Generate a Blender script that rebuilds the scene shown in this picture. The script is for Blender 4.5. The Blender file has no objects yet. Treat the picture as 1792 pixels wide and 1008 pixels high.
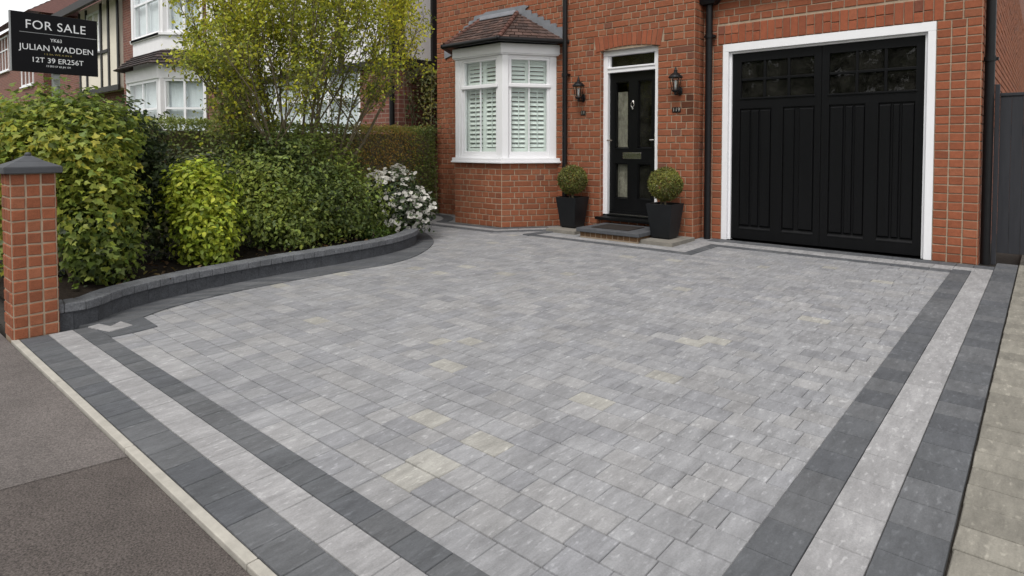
import bpy, math, random
import numpy as np
from mathutils import Vector, Matrix
R = math.radians
scene = bpy.context.scene
COL = scene.collection

# ------------------------------------------------------------------ camera
cam = bpy.data.cameras.new('camera'); camo = bpy.data.objects.new('camera', cam); COL.objects.link(camo)
camo.location = (0.4344, -6.5034, 1.0075)
camo.rotation_euler = (R(90 - 1.9255), 0, R(41.0977))
cam.sensor_width = 36; cam.lens = 1075.05 / 1792 * 36; cam.shift_y = -211.2 / 1792
cam.clip_start = 0.05; cam.clip_end = 600
scene.camera = camo
# ------------------------------------------------------------------ world, sun, exposure
SUN_EL, SUN_AZ = 56, 158           # azimuth of the sun measured clockwise from +Y
w = bpy.data.worlds.new('World'); scene.world = w; w.use_nodes = True
nt = w.node_tree; bg = nt.nodes['Background']
sky = nt.nodes.new('ShaderNodeTexSky'); sky.sky_type = 'NISHITA'; sky.sun_disc = False
sky.sun_elevation = R(SUN_EL); sky.sun_rotation = R(SUN_AZ); sky.air_density = 1.0; sky.dust_density = 4.0; sky.ozone_density = 1.0
hs = nt.nodes.new('ShaderNodeHueSaturation'); hs.inputs['Saturation'].default_value = 0.22
nt.links.new(sky.outputs[0], hs.inputs['Color']); 
# thin even cloud cover: the clear sky mixed with pale cloud of slightly uneven brightness
ctc = nt.nodes.new('ShaderNodeTexCoord'); cn = nt.nodes.new('ShaderNodeTexNoise'); cn.inputs['Scale'].default_value = 2.2; cn.inputs['Detail'].default_value = 5
nt.links.new(ctc.outputs['Generated'], cn.inputs['Vector'])
cr_ = nt.nodes.new('ShaderNodeMapRange'); cr_.inputs[1].default_value = .35; cr_.inputs[2].default_value = .65; cr_.inputs[3].default_value = 5.2; cr_.inputs[4].default_value = 7.6
nt.links.new(cn.outputs['Fac'], cr_.inputs[0])
cmx = nt.nodes.new('ShaderNodeMix'); cmx.data_type = 'RGBA'; cmx.inputs[0].default_value = 0.72
nt.links.new(hs.outputs[0], cmx.inputs[6]); nt.links.new(cr_.outputs[0], cmx.inputs[7]); nt.links.new(cmx.outputs[2], bg.inputs[0])
bg.inputs[1].default_value = 0.12
sl = bpy.data.lights.new('sun', 'SUN'); sl.energy = 1.2; sl.angle = R(16); sl.color = (1.0, 0.97, 0.93)
so = bpy.data.objects.new('sun', sl); COL.objects.link(so)
az = R(SUN_AZ); el = R(SUN_EL)
sd = Vector((math.sin(az) * math.cos(el), math.cos(az) * math.cos(el), math.sin(el)))
so.rotation_euler = sd.to_track_quat('Z', 'Y').to_euler(); so.location = (0, -8, 12)
scene.view_settings.view_transform = 'Standard'; scene.view_settings.look = 'None'
scene.view_settings.exposure = 0.68; scene.view_settings.gamma = 1.0

SL = 0.0066
def gz(y): return SL * min(max(y, -7.5), 0.0)

# ------------------------------------------------------------------ materials
def lin(r, g, b):
    f = lambda c: (c / 255 / 12.92) if c / 255 <= 0.04045 else ((c / 255 + 0.055) / 1.055) ** 2.4
    return (f(r), f(g), f(b))
def newmat(name):
    m = bpy.data.materials.new(name); m.use_nodes = True
    return m, m.node_tree, m.node_tree.nodes['Principled BSDF']
def nz(nt, scale, detail=4, rough=0.6, vec=None):
    n = nt.nodes.new('ShaderNodeTexNoise'); n.inputs['Scale'].default_value = scale
    n.inputs['Detail'].default_value = detail; n.inputs['Roughness'].default_value = rough
    if vec is not None: nt.links.new(vec, n.inputs['Vector'])
    return n.outputs['Fac']
def objco(nt, sc=(1, 1, 1)):
    t = nt.nodes.new('ShaderNodeTexCoord'); mp = nt.nodes.new('ShaderNodeMapping')
    mp.inputs['Scale'].default_value = sc; nt.links.new(t.outputs['Object'], mp.inputs['Vector']); return mp.outputs[0]
def rng(nt, x, a, b, c, d):
    n = nt.nodes.new('ShaderNodeMapRange'); n.inputs[1].default_value = a; n.inputs[2].default_value = b
    n.inputs[3].default_value = c; n.inputs[4].default_value = d; nt.links.new(x, n.inputs[0]); return n.outputs[0]
def mulc(nt, c, f):
    n = nt.nodes.new('ShaderNodeMix'); n.data_type = 'RGBA'; n.blend_type = 'MULTIPLY'; n.inputs[0].default_value = 1
    nt.links.new(f, n.inputs[7])
    if isinstance(c, tuple): n.inputs[6].default_value = (*c, 1)
    else: nt.links.new(c, n.inputs[6])
    return n.outputs[2]
def mixc(nt, f, a, b):
    n = nt.nodes.new('ShaderNodeMix'); n.data_type = 'RGBA'
    nt.links.new(f, n.inputs[0])
    for i, c in ((6, a), (7, b)):
        if isinstance(c, tuple): n.inputs[i].default_value = (*c, 1)
        else: nt.links.new(c, n.inputs[i])
    return n.outputs[2]
def mul(nt, a, b):
    n = nt.nodes.new('ShaderNodeMath'); n.operation = 'MULTIPLY'; nt.links.new(a, n.inputs[0])
    if isinstance(b, (int, float)): n.inputs[1].default_value = b
    else: nt.links.new(b, n.inputs[1])
    return n.outputs[0]
def bump(nt, bs, h, dist=0.003, st=0.6):
    n = nt.nodes.new('ShaderNodeBump'); n.inputs['Strength'].default_value = st; n.inputs['Distance'].default_value = dist
    nt.links.new(h, n.inputs['Height']); nt.links.new(n.outputs[0], bs.inputs['Normal'])
def attr(nt):
    a = nt.nodes.new('ShaderNodeAttribute'); a.attribute_name = 'Col'; return a.outputs['Color']
def mat(name, col=None, rough=0.6, spec=0.5, var=0.15, vscale=12, bmp=0.0, bscale=80, metal=0.0, stretch=(1, 1, 1), fine=None, fvar=None):
    m, nt, bs = newmat(name)
    co = objco(nt, stretch)
    f = rng(nt, nz(nt, vscale, 6, 0.65, co), 0.25, 0.75, 1 - var, 1 + var)
    if fine:
        f = mul(nt, f, rng(nt, nz(nt, fine, 3, 0.7, objco(nt)), 0.3, 0.7, 1 - (fvar or var), 1 + (fvar or var)))
    c = mulc(nt, col if col else attr(nt), f)
    nt.links.new(c, bs.inputs['Base Color'])
    bs.inputs['Roughness'].default_value = rough; bs.inputs['Specular IOR Level'].default_value = spec; bs.inputs['Metallic'].default_value = metal
    if bmp: bump(nt, bs, nz(nt, bscale, 4, 0.7, objco(nt, stretch)), bmp)
    return m
M = {}
M['brick'] = mat('brick', None, 0.85, 0.25, 0.17, 25, 0.004, 120, fine=160)
M['mortar'] = mat('mortar', (0.36, 0.28, 0.205), 0.95, 0.1, 0.2, 18, 0.003, 150)
M['paver'] = mat('paver', None, 0.8, 0.3, 0.30, 11, 0.003, 90, stretch=(3.2, 0.9, 1), fine=190, fvar=0.10)
def pavermat():
    m, nt, bs = newmat('paver')
    a = nz(nt, 9, 7, 0.72, objco(nt, (3.4, 0.8, 1))); b_ = nz(nt, 3.2, 5, 0.65, objco(nt, (1.6, .9, 1))); f_ = nz(nt, 170, 3, 0.7, objco(nt))
    k = mul(nt, mul(nt, rng(nt, a, .3, .72, .76, 1.26), rng(nt, b_, .3, .7, .88, 1.12)), rng(nt, f_, .3, .7, .9, 1.1))
    d_ = rng(nt, nz(nt, 30, 2, 0.5, objco(nt, (2.2, .8, 1))), .60, .74, 1.0, 1.45)      # pale scuffs
    nt.links.new(mulc(nt, attr(nt), mul(nt, k, d_)), bs.inputs['Base Color'])
    bs.inputs['Roughness'].default_value = .8; bs.inputs['Specular IOR Level'].default_value = .3
    bump(nt, bs, nz(nt, 45, 6, 0.75, objco(nt, (2.2, .8, 1))), .004, .7); return m
M['paver'] = pavermat()
M['joint'] = mat('joint_sand', (0.06, 0.053, 0.046), 0.95, 0.1, 0.3, 30)
M['asphalt'] = mat('asphalt', (0.088, 0.075, 0.069), 0.9, 0.25, 0.2, 6, 0.008, 200, fine=180, fvar=0.7)
M['asphalt_old'] = mat('asphalt_old', (0.122, 0.108, 0.102), 0.9, 0.25, 0.2, 4, 0.005, 200, fine=180, fvar=0.5)
M['kerb'] = mat('kerb_concrete', (0.37, 0.35, 0.31), 0.85, 0.3, 0.2, 14, 0.002, 150)
M['concrete'] = mat('slab_concrete', (0.21, 0.195, 0.17), 0.9, 0.2, 0.2, 14, 0.003, 120)
M['soil'] = mat('soil', (0.022, 0.017, 0.013), 0.95, 0.1, 0.45, 40, 0.02, 60)
M['upvc'] = mat('white_paint', (0.82, 0.82, 0.84), 0.38, 0.5, 0.03, 5)
M['black_gloss'] = mat('black_paint', (0.005, 0.0052, 0.0058), 0.30, 0.25, 0.2, 9, 0.0006, 40, stretch=(1, 1, 0.2))
M['garage_paint'] = mat('garage_black_paint', (0.0045, 0.0047, 0.0053), 0.36, 0.2, 0.2, 9, 0.0008, 50, stretch=(3, 1, 0.2))
M['black_iron'] = mat('black_iron', (0.007, 0.007, 0.008), 0.42, 0.3, 0.2, 20, 0.001, 90)
M['planter'] = mat('planter_black', (0.010, 0.011, 0.0125), 0.42, 0.3, 0.2, 8, 0.0005, 60)
M['stone'] = mat('stepping_stone', (0.075, 0.078, 0.085), 0.75, 0.35, 0.2, 14, 0.003, 90)
M['slate'] = mat('wall_block', None, 0.8, 0.35, 0.3, 12, 0.010, 45, fine=110, fvar=0.35)
M['cap'] = mat('cap_stone', (0.055, 0.058, 0.065), 0.65, 0.4, 0.15, 8, 0.002, 60)
M['lead'] = mat('lead', (0.20, 0.21, 0.235), 0.55, 0.5, 0.22, 9, 0.003, 20, metal=0.25)
M['tile'] = mat('roof_tile', None, 0.85, 0.3, 0.25, 14, 0.003, 60)
M['chrome'] = mat('chrome', (0.62, 0.60, 0.56), 0.22, 0.5, 0.05, 5, metal=1.0)
M['shutter'] = mat('shutter_paint', (0.78, 0.82, 0.79), 0.45, 0.4, 0.03, 6)
M['curtain'] = mat('net_curtain', (0.72, 0.74, 0.78), 0.8, 0.2, 0.12, 9, stretch=(6, 6, 0.4))
M['reflection'] = mat('painted_reflection', (0.21, 0.19, 0.155), 0.9, 0.1, 0.75, 7, stretch=(2, 2, 1))  # beige mottle standing for a reflection in the door glass
M['dark'] = mat('dark_interior', (0.012, 0.012, 0.013), 0.9, 0.1, 0.1, 5)
M['render'] = mat('white_render', (0.80, 0.79, 0.80), 0.85, 0.2, 0.05, 6, 0.003, 90)
M['cream'] = mat('cream_render', (0.72, 0.66, 0.56), 0.85, 0.2, 0.06, 6, 0.003, 90)
M['timber'] = mat('black_timber', (0.016, 0.014, 0.014), 0.6, 0.4, 0.3, 12, 0.002, 50, stretch=(4, 4, 0.4))
M['gate'] = mat('gate_paint', (0.030, 0.031, 0.036), 0.6, 0.25, 0.18, 9, 0.0015, 60, stretch=(5, 5, 0.4))
M['sign'] = mat('sign_black', (0.0045, 0.0045, 0.006), 0.45, 0.12, 0.05, 4)
M['letter'] = mat('letter_white', (0.72, 0.73, 0.75), 0.5, 0.4, 0.03, 9)
M['gold'] = mat('letter_gold', (0.30, 0.24, 0.07), 0.5, 0.4, 0.1, 9)
M['post'] = mat('sign_post', (0.30, 0.31, 0.32), 0.6, 0.4, 0.1, 9)
M['bark'] = mat('bark', (0.15, 0.125, 0.08), 0.9, 0.2, 0.35, 30, 0.006, 70, stretch=(1, 1, 0.3))
M['lawn'] = mat('grass_ground', (0.05, 0.075, 0.025), 0.95, 0.1, 0.35, 3, 0.02, 40)
M['mat'] = mat('door_mat', (0.035, 0.030, 0.028), 0.95, 0.1, 0.4, 90, 0.006, 200)
M['ceramic'] = mat('number_plate', (0.42, 0.38, 0.33), 0.5, 0.4, 0.1, 9)
def brickshader(name, c1, c2, mo):
    m, nt, bs = newmat(name)
    t = nt.nodes.new('ShaderNodeTexCoord'); s = nt.nodes.new('ShaderNodeSeparateXYZ'); cb = nt.nodes.new('ShaderNodeCombineXYZ')
    nt.links.new(t.outputs['Object'], s.inputs[0]); ad = nt.nodes.new('ShaderNodeMath'); ad.operation = 'ADD'
    nt.links.new(s.outputs[0], ad.inputs[0]); nt.links.new(s.outputs[1], ad.inputs[1])
    nt.links.new(ad.outputs[0], cb.inputs[0]); nt.links.new(s.outputs[2], cb.inputs[1])
    b = nt.nodes.new('ShaderNodeTexBrick'); nt.links.new(cb.outputs[0], b.inputs['Vector'])
    b.inputs['Color1'].default_value = (*c1, 1); b.inputs['Color2'].default_value = (*c2, 1); b.inputs['Mortar'].default_value = (*mo, 1)
    b.inputs['Scale'].default_value = 1; b.inputs['Brick Width'].default_value = 0.225; b.inputs['Row Height'].default_value = 0.075
    b.inputs['Mortar Size'].default_value = 0.006; b.inputs['Bias'].default_value = -0.1
    c = mulc(nt, b.outputs['Color'], rng(nt, nz(nt, 9, 6, 0.7, t.outputs['Object']), 0.25, 0.75, 0.7, 1.3))
    nt.links.new(c, bs.inputs['Base Color']); bs.inputs['Roughness'].default_value = 0.9
    bump(nt, bs, b.outputs['Fac'], 0.004, -0.6); return m
M['brickwall'] = brickshader('brick_wall_far', (0.19, 0.065, 0.045), (0.13, 0.05, 0.04), (0.25, 0.19, 0.15))
M['brickside'] = brickshader('brick_wall_side', (0.28, 0.10, 0.06), (0.22, 0.08, 0.05), (0.07, 0.04, 0.03))
def glassmat(name, tint=(0.955, 0.975, 0.965), ior=1.5, rough=0.02, dust=0.0):
    m = bpy.data.materials.new(name); m.use_nodes = True; nt = m.node_tree; nt.nodes.clear()
    o = nt.nodes.new('ShaderNodeOutputMaterial'); mx = nt.nodes.new('ShaderNodeMixShader'); fr = nt.nodes.new('ShaderNodeFresnel')
    tr = nt.nodes.new('ShaderNodeBsdfTransparent'); gl = nt.nodes.new('ShaderNodeBsdfGlossy')
    fr.inputs[0].default_value = ior; tr.inputs[0].default_value = (*tint, 1); gl.inputs['Roughness'].default_value = rough
    bp = nt.nodes.new('ShaderNodeBump'); bp.inputs['Strength'].default_value = 0.15; bp.inputs['Distance'].default_value = 0.004
    nt.links.new(nz(nt, 7, 2, 0.5, objco(nt)), bp.inputs['Height']); nt.links.new(bp.outputs[0], gl.inputs['Normal'])
    ge = nt.nodes.new('ShaderNodeNewGeometry'); iv = rng(nt, ge.outputs['Backfacing'], 0, 1, 1, 0)
    nt.links.new(mul(nt, fr.outputs[0], iv), mx.inputs[0]); nt.links.new(tr.outputs[0], mx.inputs[1]); nt.links.new(gl.outputs[0], mx.inputs[2])
    out = mx.outputs[0]
    if dust:
        df = nt.nodes.new('ShaderNodeBsdfDiffuse'); df.inputs[0].default_value = (.30, .29, .25, 1); m2 = nt.nodes.new('ShaderNodeMixShader')
        nt.links.new(rng(nt, nz(nt, 6, 5, .7, objco(nt)), .3, .75, 0, dust * 2), m2.inputs[0]); nt.links.new(out, m2.inputs[1]); nt.links.new(df.outputs[0], m2.inputs[2]); out = m2.outputs[0]
    nt.links.new(out, o.inputs[0]); return m
M['glass'] = glassmat('window_glass')
M['darkglass'] = glassmat('tinted_glass', (0.35, 0.36, 0.33), dust=.035)
def foliage(name, trans=0.38, rough=0.5, spec=0.35):
    m, nt, bs = newmat(name); c = attr(nt)
    c2 = mulc(nt, c, rng(nt, nz(nt, 40, 2, 0.5, objco(nt)), 0.3, 0.7, 0.8, 1.2))
    nt.links.new(c2, bs.inputs['Base Color']); bs.inputs['Roughness'].default_value = rough; bs.inputs['Specular IOR Level'].default_value = spec
    tl = nt.nodes.new('ShaderNodeBsdfTranslucent'); nt.links.new(c2, tl.inputs[0])
    mx = nt.nodes.new('ShaderNodeMixShader'); mx.inputs[0].default_value = trans
    nt.links.new(bs.outputs[0], mx.inputs[1]); nt.links.new(tl.outputs[0], mx.inputs[2])
    nt.links.new(mx.outputs[0], nt.nodes['Material Output'].inputs[0]); return m
M['leaf'] = foliage('leaf')
M['tree_leaf'] = foliage('tree_leaf', 0.5)

# ------------------------------------------------------------------ mesh builder
class MB:
    def __init__(s, mtx=None): s.v = []; s.f = []; s.c = []; s.m = mtx; s.sm = []
    def add(s, vs, fs, col=(1, 1, 1), smooth=False):
        o = len(s.v)
        if s.m is not None: vs = [s.m @ Vector(p) for p in vs]
        s.v += [tuple(p) for p in vs]; s.c += [col] * len(vs)
        s.f += [tuple(i + o for i in f) for f in fs]; s.sm += [smooth] * len(fs)
    def box(s, x0, x1, y0, y1, z0, z1, col=(1, 1, 1)):
        s.add([(x0, y0, z0), (x1, y0, z0), (x1, y1, z0), (x0, y1, z0), (x0, y0, z1), (x1, y0, z1), (x1, y1, z1), (x0, y1, z1)],
              [(0, 3, 2, 1), (4, 5, 6, 7), (0, 1, 5, 4), (1, 2, 6, 5), (2, 3, 7, 6), (3, 0, 4, 7)], col)
    def frustum(s, a, b, col=(1, 1, 1)):           # two quads (lists of 4 points), a below b
        s.add(list(a) + list(b), [(0, 3, 2, 1), (4, 5, 6, 7), (0, 1, 5, 4), (1, 2, 6, 5), (2, 3, 7, 6), (3, 0, 4, 7)], col)
    def prism(s, poly, z0, z1, col=(1, 1, 1)):     # poly CCW in xy; z may be callables
        n = len(poly); g = lambda z, p: z(p) if callable(z) else z
        vs = [(p[0], p[1], g(z0, p)) for p in poly] + [(p[0], p[1], g(z1, p)) for p in poly]
        s.add(vs, [tuple(range(n - 1, -1, -1)), tuple(range(n, 2 * n))] + [(i, (i + 1) % n, n + (i + 1) % n, n + i) for i in range(n)], col)
    def xzprism(s, poly, y0, y1, col=(1, 1, 1)):   # poly in xz, CCW seen from -y
        n = len(poly)
        s.add([(p[0], y0, p[1]) for p in poly] + [(p[0], y1, p[1]) for p in poly],
              [tuple(range(n)), tuple(range(2 * n - 1, n - 1, -1))] + [(i, n + i, n + (i + 1) % n, (i + 1) % n) for i in range(n)], col)
    def tube(s, pts, rad, n=10, col=(1, 1, 1), caps=True):
        pts = [Vector(p) for p in pts]; rs = rad if isinstance(rad, (list, tuple)) else [rad] * len(pts)
        vs = []; up = Vector((0.13, 0.21, 1)).normalized()
        for i, p in enumerate(pts):
            d = (pts[min(i + 1, len(pts) - 1)] - pts[max(i - 1, 0)]).normalized()
            a = d.cross(up)
            if a.length < 0.05: a = d.cross(Vector((1, 0.1, 0)))
            a.normalize(); b = d.cross(a)
            for k in range(n):
                t = 2 * math.pi * k / n; vs.append(p + (a * math.cos(t) + b * math.sin(t)) * rs[i])
        fs = []
        for i in range(len(pts) - 1):
            for k in range(n):
                fs.append((i * n + k, i * n + (k + 1) % n, (i + 1) * n + (k + 1) % n, (i + 1) * n + k))
        s.add(vs, fs, col, True)
        if caps: s.add(vs[:n], [tuple(range(n - 1, -1, -1))], col); s.add(vs[-n:], [tuple(range(n))], col)
    def lathe(s, prof, cx, cy, n=16, col=(1, 1, 1), smooth=True, rot=0.0):
        vs = []; fs = []
        for r, z in prof:
            for k in range(n):
                t = rot + 2 * math.pi * k / n; vs.append((cx + r * math.cos(t), cy + r * math.sin(t), z))
        for i in range(len(prof) - 1):
            for k in range(n): fs.append((i * n + k, i * n + (k + 1) % n, (i + 1) * n + (k + 1) % n, (i + 1) * n + k))
        s.add(vs, fs, col, smooth)
    def build(s, name, m, parent=None, bev=0.0, seg=2, loc=None, kind=None):
        me = bpy.data.meshes.new(name); me.from_pydata(s.v, [], s.f); me.update()
        at = me.color_attributes.new('Col', 'FLOAT_COLOR', 'POINT')
        at.data.foreach_set('color', np.array([(*c[:3], 1) for c in s.c], dtype=np.float32).ravel())
        me.polygons.foreach_set('use_smooth', np.array(s.sm, dtype=bool))
        for x in (m if isinstance(m, (list, tuple)) else [m]): me.materials.append(x)
        o = bpy.data.objects.new(name, me); COL.objects.link(o)
        if loc: o.location = loc
        if parent is not None:
            o.parent = parent; o.location = Vector(o.location) - Vector(parent.location)
        if bev:
            b = o.modifiers.new('bevel', 'BEVEL'); b.width = bev; b.segments = seg; b.limit_method = 'ANGLE'; b.angle_limit = R(40)
        if kind: o['kind'] = kind
        return o
def thing(name, loc, label, cat, group=None):
    o = bpy.data.objects.new(name, None); COL.objects.link(o); o.location = loc; o.empty_display_size = 0.2
    tag(o, label, cat, group); return o
def tag(o, label, cat, group=None):
    o['label'] = label; o['category'] = cat
    if group: o['group'] = group
    return o
def sub(o, parent):
    """parent o (already placed in world space) under a part"""
    o.parent = parent
    base = Vector((0, 0, 0)); q = parent
    while q is not None: base += Vector(q.location); q = q.parent
    o.location = Vector(o.location) - base
    return o

# ------------------------------------------------------------------ bricks (real bricks standing proud of a mortar bed)
def brickcol(rnd, warm=1.0, tone=None, p=None):
    t = rnd.random(); k = rnd.uniform(0.76, 0.96)
    c = (0.295, 0.100, 0.050) if t < 0.60 else (0.265, 0.092, 0.048) if t < 0.80 else (0.31, 0.115, 0.060) if t < 0.975 else (0.20, 0.08, 0.05)
    if tone and p is not None: k *= tone(p)
    return (c[0] * k * warm, c[1] * k, c[2] * k)
def onebrick(mb, u0, u1, z0, z1, d, rnd, col):
    j = lambda a: rnd.uniform(-a, a)
    ch = 0.0035; y0 = -d + j(0.0014)
    tl = j(0.0015)
    a = [(u0 + j(.0012), 0.004, z0 + j(.001) + tl), (u1 + j(.0012), 0.004, z0 + j(.001) - tl), (u1 + j(.0012), 0.004, z1 + j(.001) - tl), (u0 + j(.0012), 0.004, z1 + j(.001) + tl)]
    b = [(p[0], y0 + ch, p[2]) for p in a]
    cx, cz = (u0 + u1) / 2, (z0 + z1) / 2
    f = [(p[0] + (ch if p[0] < cx else -ch), y0 + j(.0008), p[2] + (ch if p[2] < cz else -ch)) for p in a]
    mb.add(a + b + f, [(0, 1, 5, 4), (1, 2, 6, 5), (2, 3, 7, 6), (3, 0, 4, 7), (4, 5, 9, 8), (5, 6, 10, 9), (6, 7, 11, 10), (7, 4, 8, 11), (8, 9, 10, 11)], col)
def brickwall(mb, L, z0, z1, holes=(), course=0.075, head=0.1025, gap=0.0105, bond='mix', seed=1, d=0.0045, warm=1.0, tone=None, quoin=True):
    """bricks over local x in [0,L], z in [z0,z1], outer face towards local -y (mortar plane at y=0)"""
    rnd = random.Random(seed); nrow = int(round((z1 - z0) / course)); ch = (z1 - z0) / nrow
    for r in range(nrow):
        a, b = z0 + r * ch + gap / 2, z0 + (r + 1) * ch - gap / 2; mid = (a + b) / 2
        cuts = [(0.0, L)]
        for (h0, h1, hz0, hz1) in holes:
            if hz0 < mid < hz1:
                n = []
                for s, e in cuts:
                    if h1 <= s or h0 >= e: n.append((s, e)); continue
                    if h0 > s: n.append((s, h0))
                    if h1 < e: n.append((h1, e))
                cuts = n
        for s, e in cuts:
            if e - s < 0.02: continue
            x = s; k = r % 2; first = True
            if e - s < 0.36:
                n = max(1, int(round((e - s) / (head + gap)))); wd = (e - s) / n
                for i in range(n):
                    onebrick(mb, s + i * wd + gap / 2, s + (i + 1) * wd - gap / 2, a, b, d, rnd, brickcol(rnd, warm, tone, (s + (i + .5) * wd, mid)))
                continue
            while x < e - 0.001:
                if bond == 'head': wd = head + gap
                elif first: wd = (head if k else 0.5 * head + 0.02) + gap if bond == 'flem' else (head * (1.5 if k else 1.0)) + gap
                else:
                    q = rnd.random()
                    wd = (2 * head + 2 * gap) if (q < (0.18 if bond == 'mix' else 0.8)) else head + gap
                first = False
                wd *= rnd.uniform(0.97, 1.03)
                if e - (x + wd) < 0.06: wd = e - x
                onebrick(mb, x + gap / 2, x + wd - gap / 2, a, b, d, rnd, brickcol(rnd, warm, tone, (x + wd / 2, mid)))
                x += wd
def frame(P0, ang):
    return Matrix.Translation(Vector(P0)) @ Matrix.Rotation(ang, 4, 'Z')

# ------------------------------------------------------------------ SETTING: ground, pavement, driveway
g = MB(); g.add([(-400, -400, -0.13), (400, -400, -0.13), (400, 400, -0.13), (-400, 400, -0.13)], [(0, 1, 2, 3)])
g.build('ground', M['lawn'], kind='structure')
YE = -5.809
def sheet(name, poly, m, dz, kind='structure'):
    b = MB(); b.prism([(x, y) for x, y in poly], lambda p: gz(p[1]) - 0.08 + dz, lambda p: gz(p[1]) + dz); return b.build(name, m, kind=kind)
sheet('pavement', [(-40, -8.6), (12, -8.6), (12, YE - 0.002), (-40, YE - 0.002)], M['asphalt'], -0.012)
b = MB(); b.prism([(-40, -8.5), (-2.6, -8.5), (-1.975, -6.14), (-1.905, YE - 0.004), (-40, YE - 0.004)], lambda p: gz(p[1]) - 0.015, lambda p: gz(p[1]) - 0.008)
b.build('pavement_patch', M['asphalt_old'], kind='structure')
sheet('road', [(-60, -18), (40, -18), (40, -8.75), (-60, -8.75)], M['asphalt'], -0.10)
b = MB(); b.box(-60, 40, -8.75, -8.6, -0.14, -0.055); b.build('street_kerb', M['kerb'], kind='structure', bev=0.012)
sheet('driveway_base', [(-7.4, YE + 0.035), (0.266, YE + 0.035), (0.266, 9), (-7.4, 9)], M['joint'], -0.008)
# edging kerb
b = MB(); rnd = random.Random(3); x = -3.75
while x < 3.2:
    L = 0.9
    b.prism([(x, YE), (x + L - 0.004, YE), (x + L - 0.004, YE + 0.031), (x, YE + 0.031)], -0.12, lambda p: gz(p[1]) + 0.004); x += L
b.build('edging_kerb', M['kerb'], kind='structure', bev=0.003)

def pave_piece(mb, quad, z, rnd, col, gap=0.0022, ch=0.0022, jit=0.0005, rough=0.0012, gx=None, gy=None):
    """one paver from a quad of 4 ground points (CCW)"""
    c = Vector((sum(p[0] for p in quad) / 4, sum(p[1] for p in quad) / 4))
    def inset(p, d):
        v = Vector((p[0], p[1])) - c; l = max(abs(v.x), abs(v.y), 1e-4)
        e = v.length; k = max(0.0, (e - d * 1.41) / e); return c + v * k
    dz = rnd.uniform(-jit, jit); tx, ty = rnd.uniform(-.004, .004), rnd.uniform(-.004, .004)
    if gx is None: q1 = [inset((p[0] + rnd.uniform(-rough, rough), p[1] + rnd.uniform(-rough, rough)), gap * 0.5) for p in quad]
    else: q1 = [Vector((p[0] + (gx if p[0] < c.x else -gx) + rnd.uniform(-.0003, .0003), p[1] + (gy if p[1] < c.y else -gy) + rnd.uniform(-rough, rough))) for p in quad]
    q2 = [inset((p.x, p.y), ch) for p in q1]
    zt = lambda p: gz(p.y) + z + dz + (p.x - c.x) * tx + (p.y - c.y) * ty
    vs = [(p.x, p.y, zt(p) - 0.02) for p in q1] + [(p.x, p.y, zt(p) - 0.003) for p in q1] + [(p.x, p.y, zt(p)) for p in q2]
    mb.add(vs, [(0, 1, 5, 4), (1, 2, 6, 5), (2, 3, 7, 6), (3, 0, 4, 7), (4, 5, 9, 8), (5, 6, 10, 9), (6, 7, 11, 10), (7, 4, 8, 11), (8, 9, 10, 11)], col)
def pcol(rnd):
    t = rnd.random(); k = rnd.uniform(0.92, 1.07)
    c = (0.246, 0.247, 0.255) if t < 0.5 else (0.264, 0.262, 0.265) if t < 0.8 else (0.222, 0.224, 0.235) if t < 0.98 else (0.295, 0.287, 0.265)
    return tuple(a * k for a in c)
def dcol(rnd):
    k = rnd.uniform(0.93, 1.08); c = rnd.choice([(0.090, 0.094, 0.101), (0.104, 0.107, 0.113), (0.082, 0.086, 0.094)])
    return tuple(a * k for a in c)
def lcol(rnd):
    k = rnd.uniform(0.9, 1.08); return (0.285 * k, 0.281 * k, 0.284 * k)
XA, XB, XC, XD = -0.137, -0.012, 0.122, 0.266
YF_, YG, YH, YI = -5.776, -5.652, -5.538, -5.44
WALL = [(-3.79, -5.66), (-3.77, -5.56), (-3.77, -5.43), (-3.92, -5.26), (-4.06, -4.95), (-4.15, -4.5), (-4.2, -3.98), (-4.21, -3.44), (-4.28, -2.88), (-4.48, -2.42), (-4.76, -2.14), (-5.16, -1.88), (-5.75, -1.72), (-6.5, -1.66)]
OUTER = [(-3.60, -5.40), (-3.62, -5.30), (-3.70, -5.18), (-3.80, -5.0), (-3.885, -4.72), (-3.92, -4.4), (-3.93, -3.98), (-3.92, -3.6), (-3.88, -3.2), (-4.02, -2.75), (-4.38, -2.24), (-4.80, -1.90), (-5.4, -1.62), (-6.4, -1.5)]
def catmull(P, n=8):
    P = [Vector((*p, 0)) for p in P]; out = []
    for i in range(len(P) - 1):
        a, b, c, d = P[max(i - 1, 0)], P[i], P[i + 1], P[min(i + 2, len(P) - 1)]
        for k in range(n):
            t = k / n
            out.append(0.5 * ((2 * b) + (c - a) * t + (2 * a - 5 * b + 4 * c - d) * t * t + (3 * b - a - 3 * c + d) * t ** 3))
    out.append(P[-1]); return out
def resample(pts, step=None, n=None):
    d = [0.0]
    for i in range(1, len(pts)): d.append(d[-1] + (pts[i] - pts[i - 1]).length)
    n = n or max(1, int(round(d[-1] / step))); out = []
    j = 0
    for k in range(n + 1):
        t = d[-1] * k / n
        while j < len(pts) - 2 and d[j + 1] < t: j += 1
        f = (t - d[j]) / max(d[j + 1] - d[j], 1e-9); out.append(pts[j].lerp(pts[j + 1], min(max(f, 0), 1)))
    return out
WC = catmull(WALL); OC = catmull(OUTER)
def inpoly(x, y, poly):
    c = False; n = len(poly)
    for i in range(n):
        a, b = poly[i], poly[i - 1]
        if (a[1] > y) != (b[1] > y) and x < (b[0] - a[0]) * (y - a[1]) / (b[1] - a[1]) + a[0]: c = not c
    return c
BEDPOLY = [(p.x, p.y) for p in WC] + [(-7.5, -1.66), (-7.5, -5.8), (-3.79, -5.8)]
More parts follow.
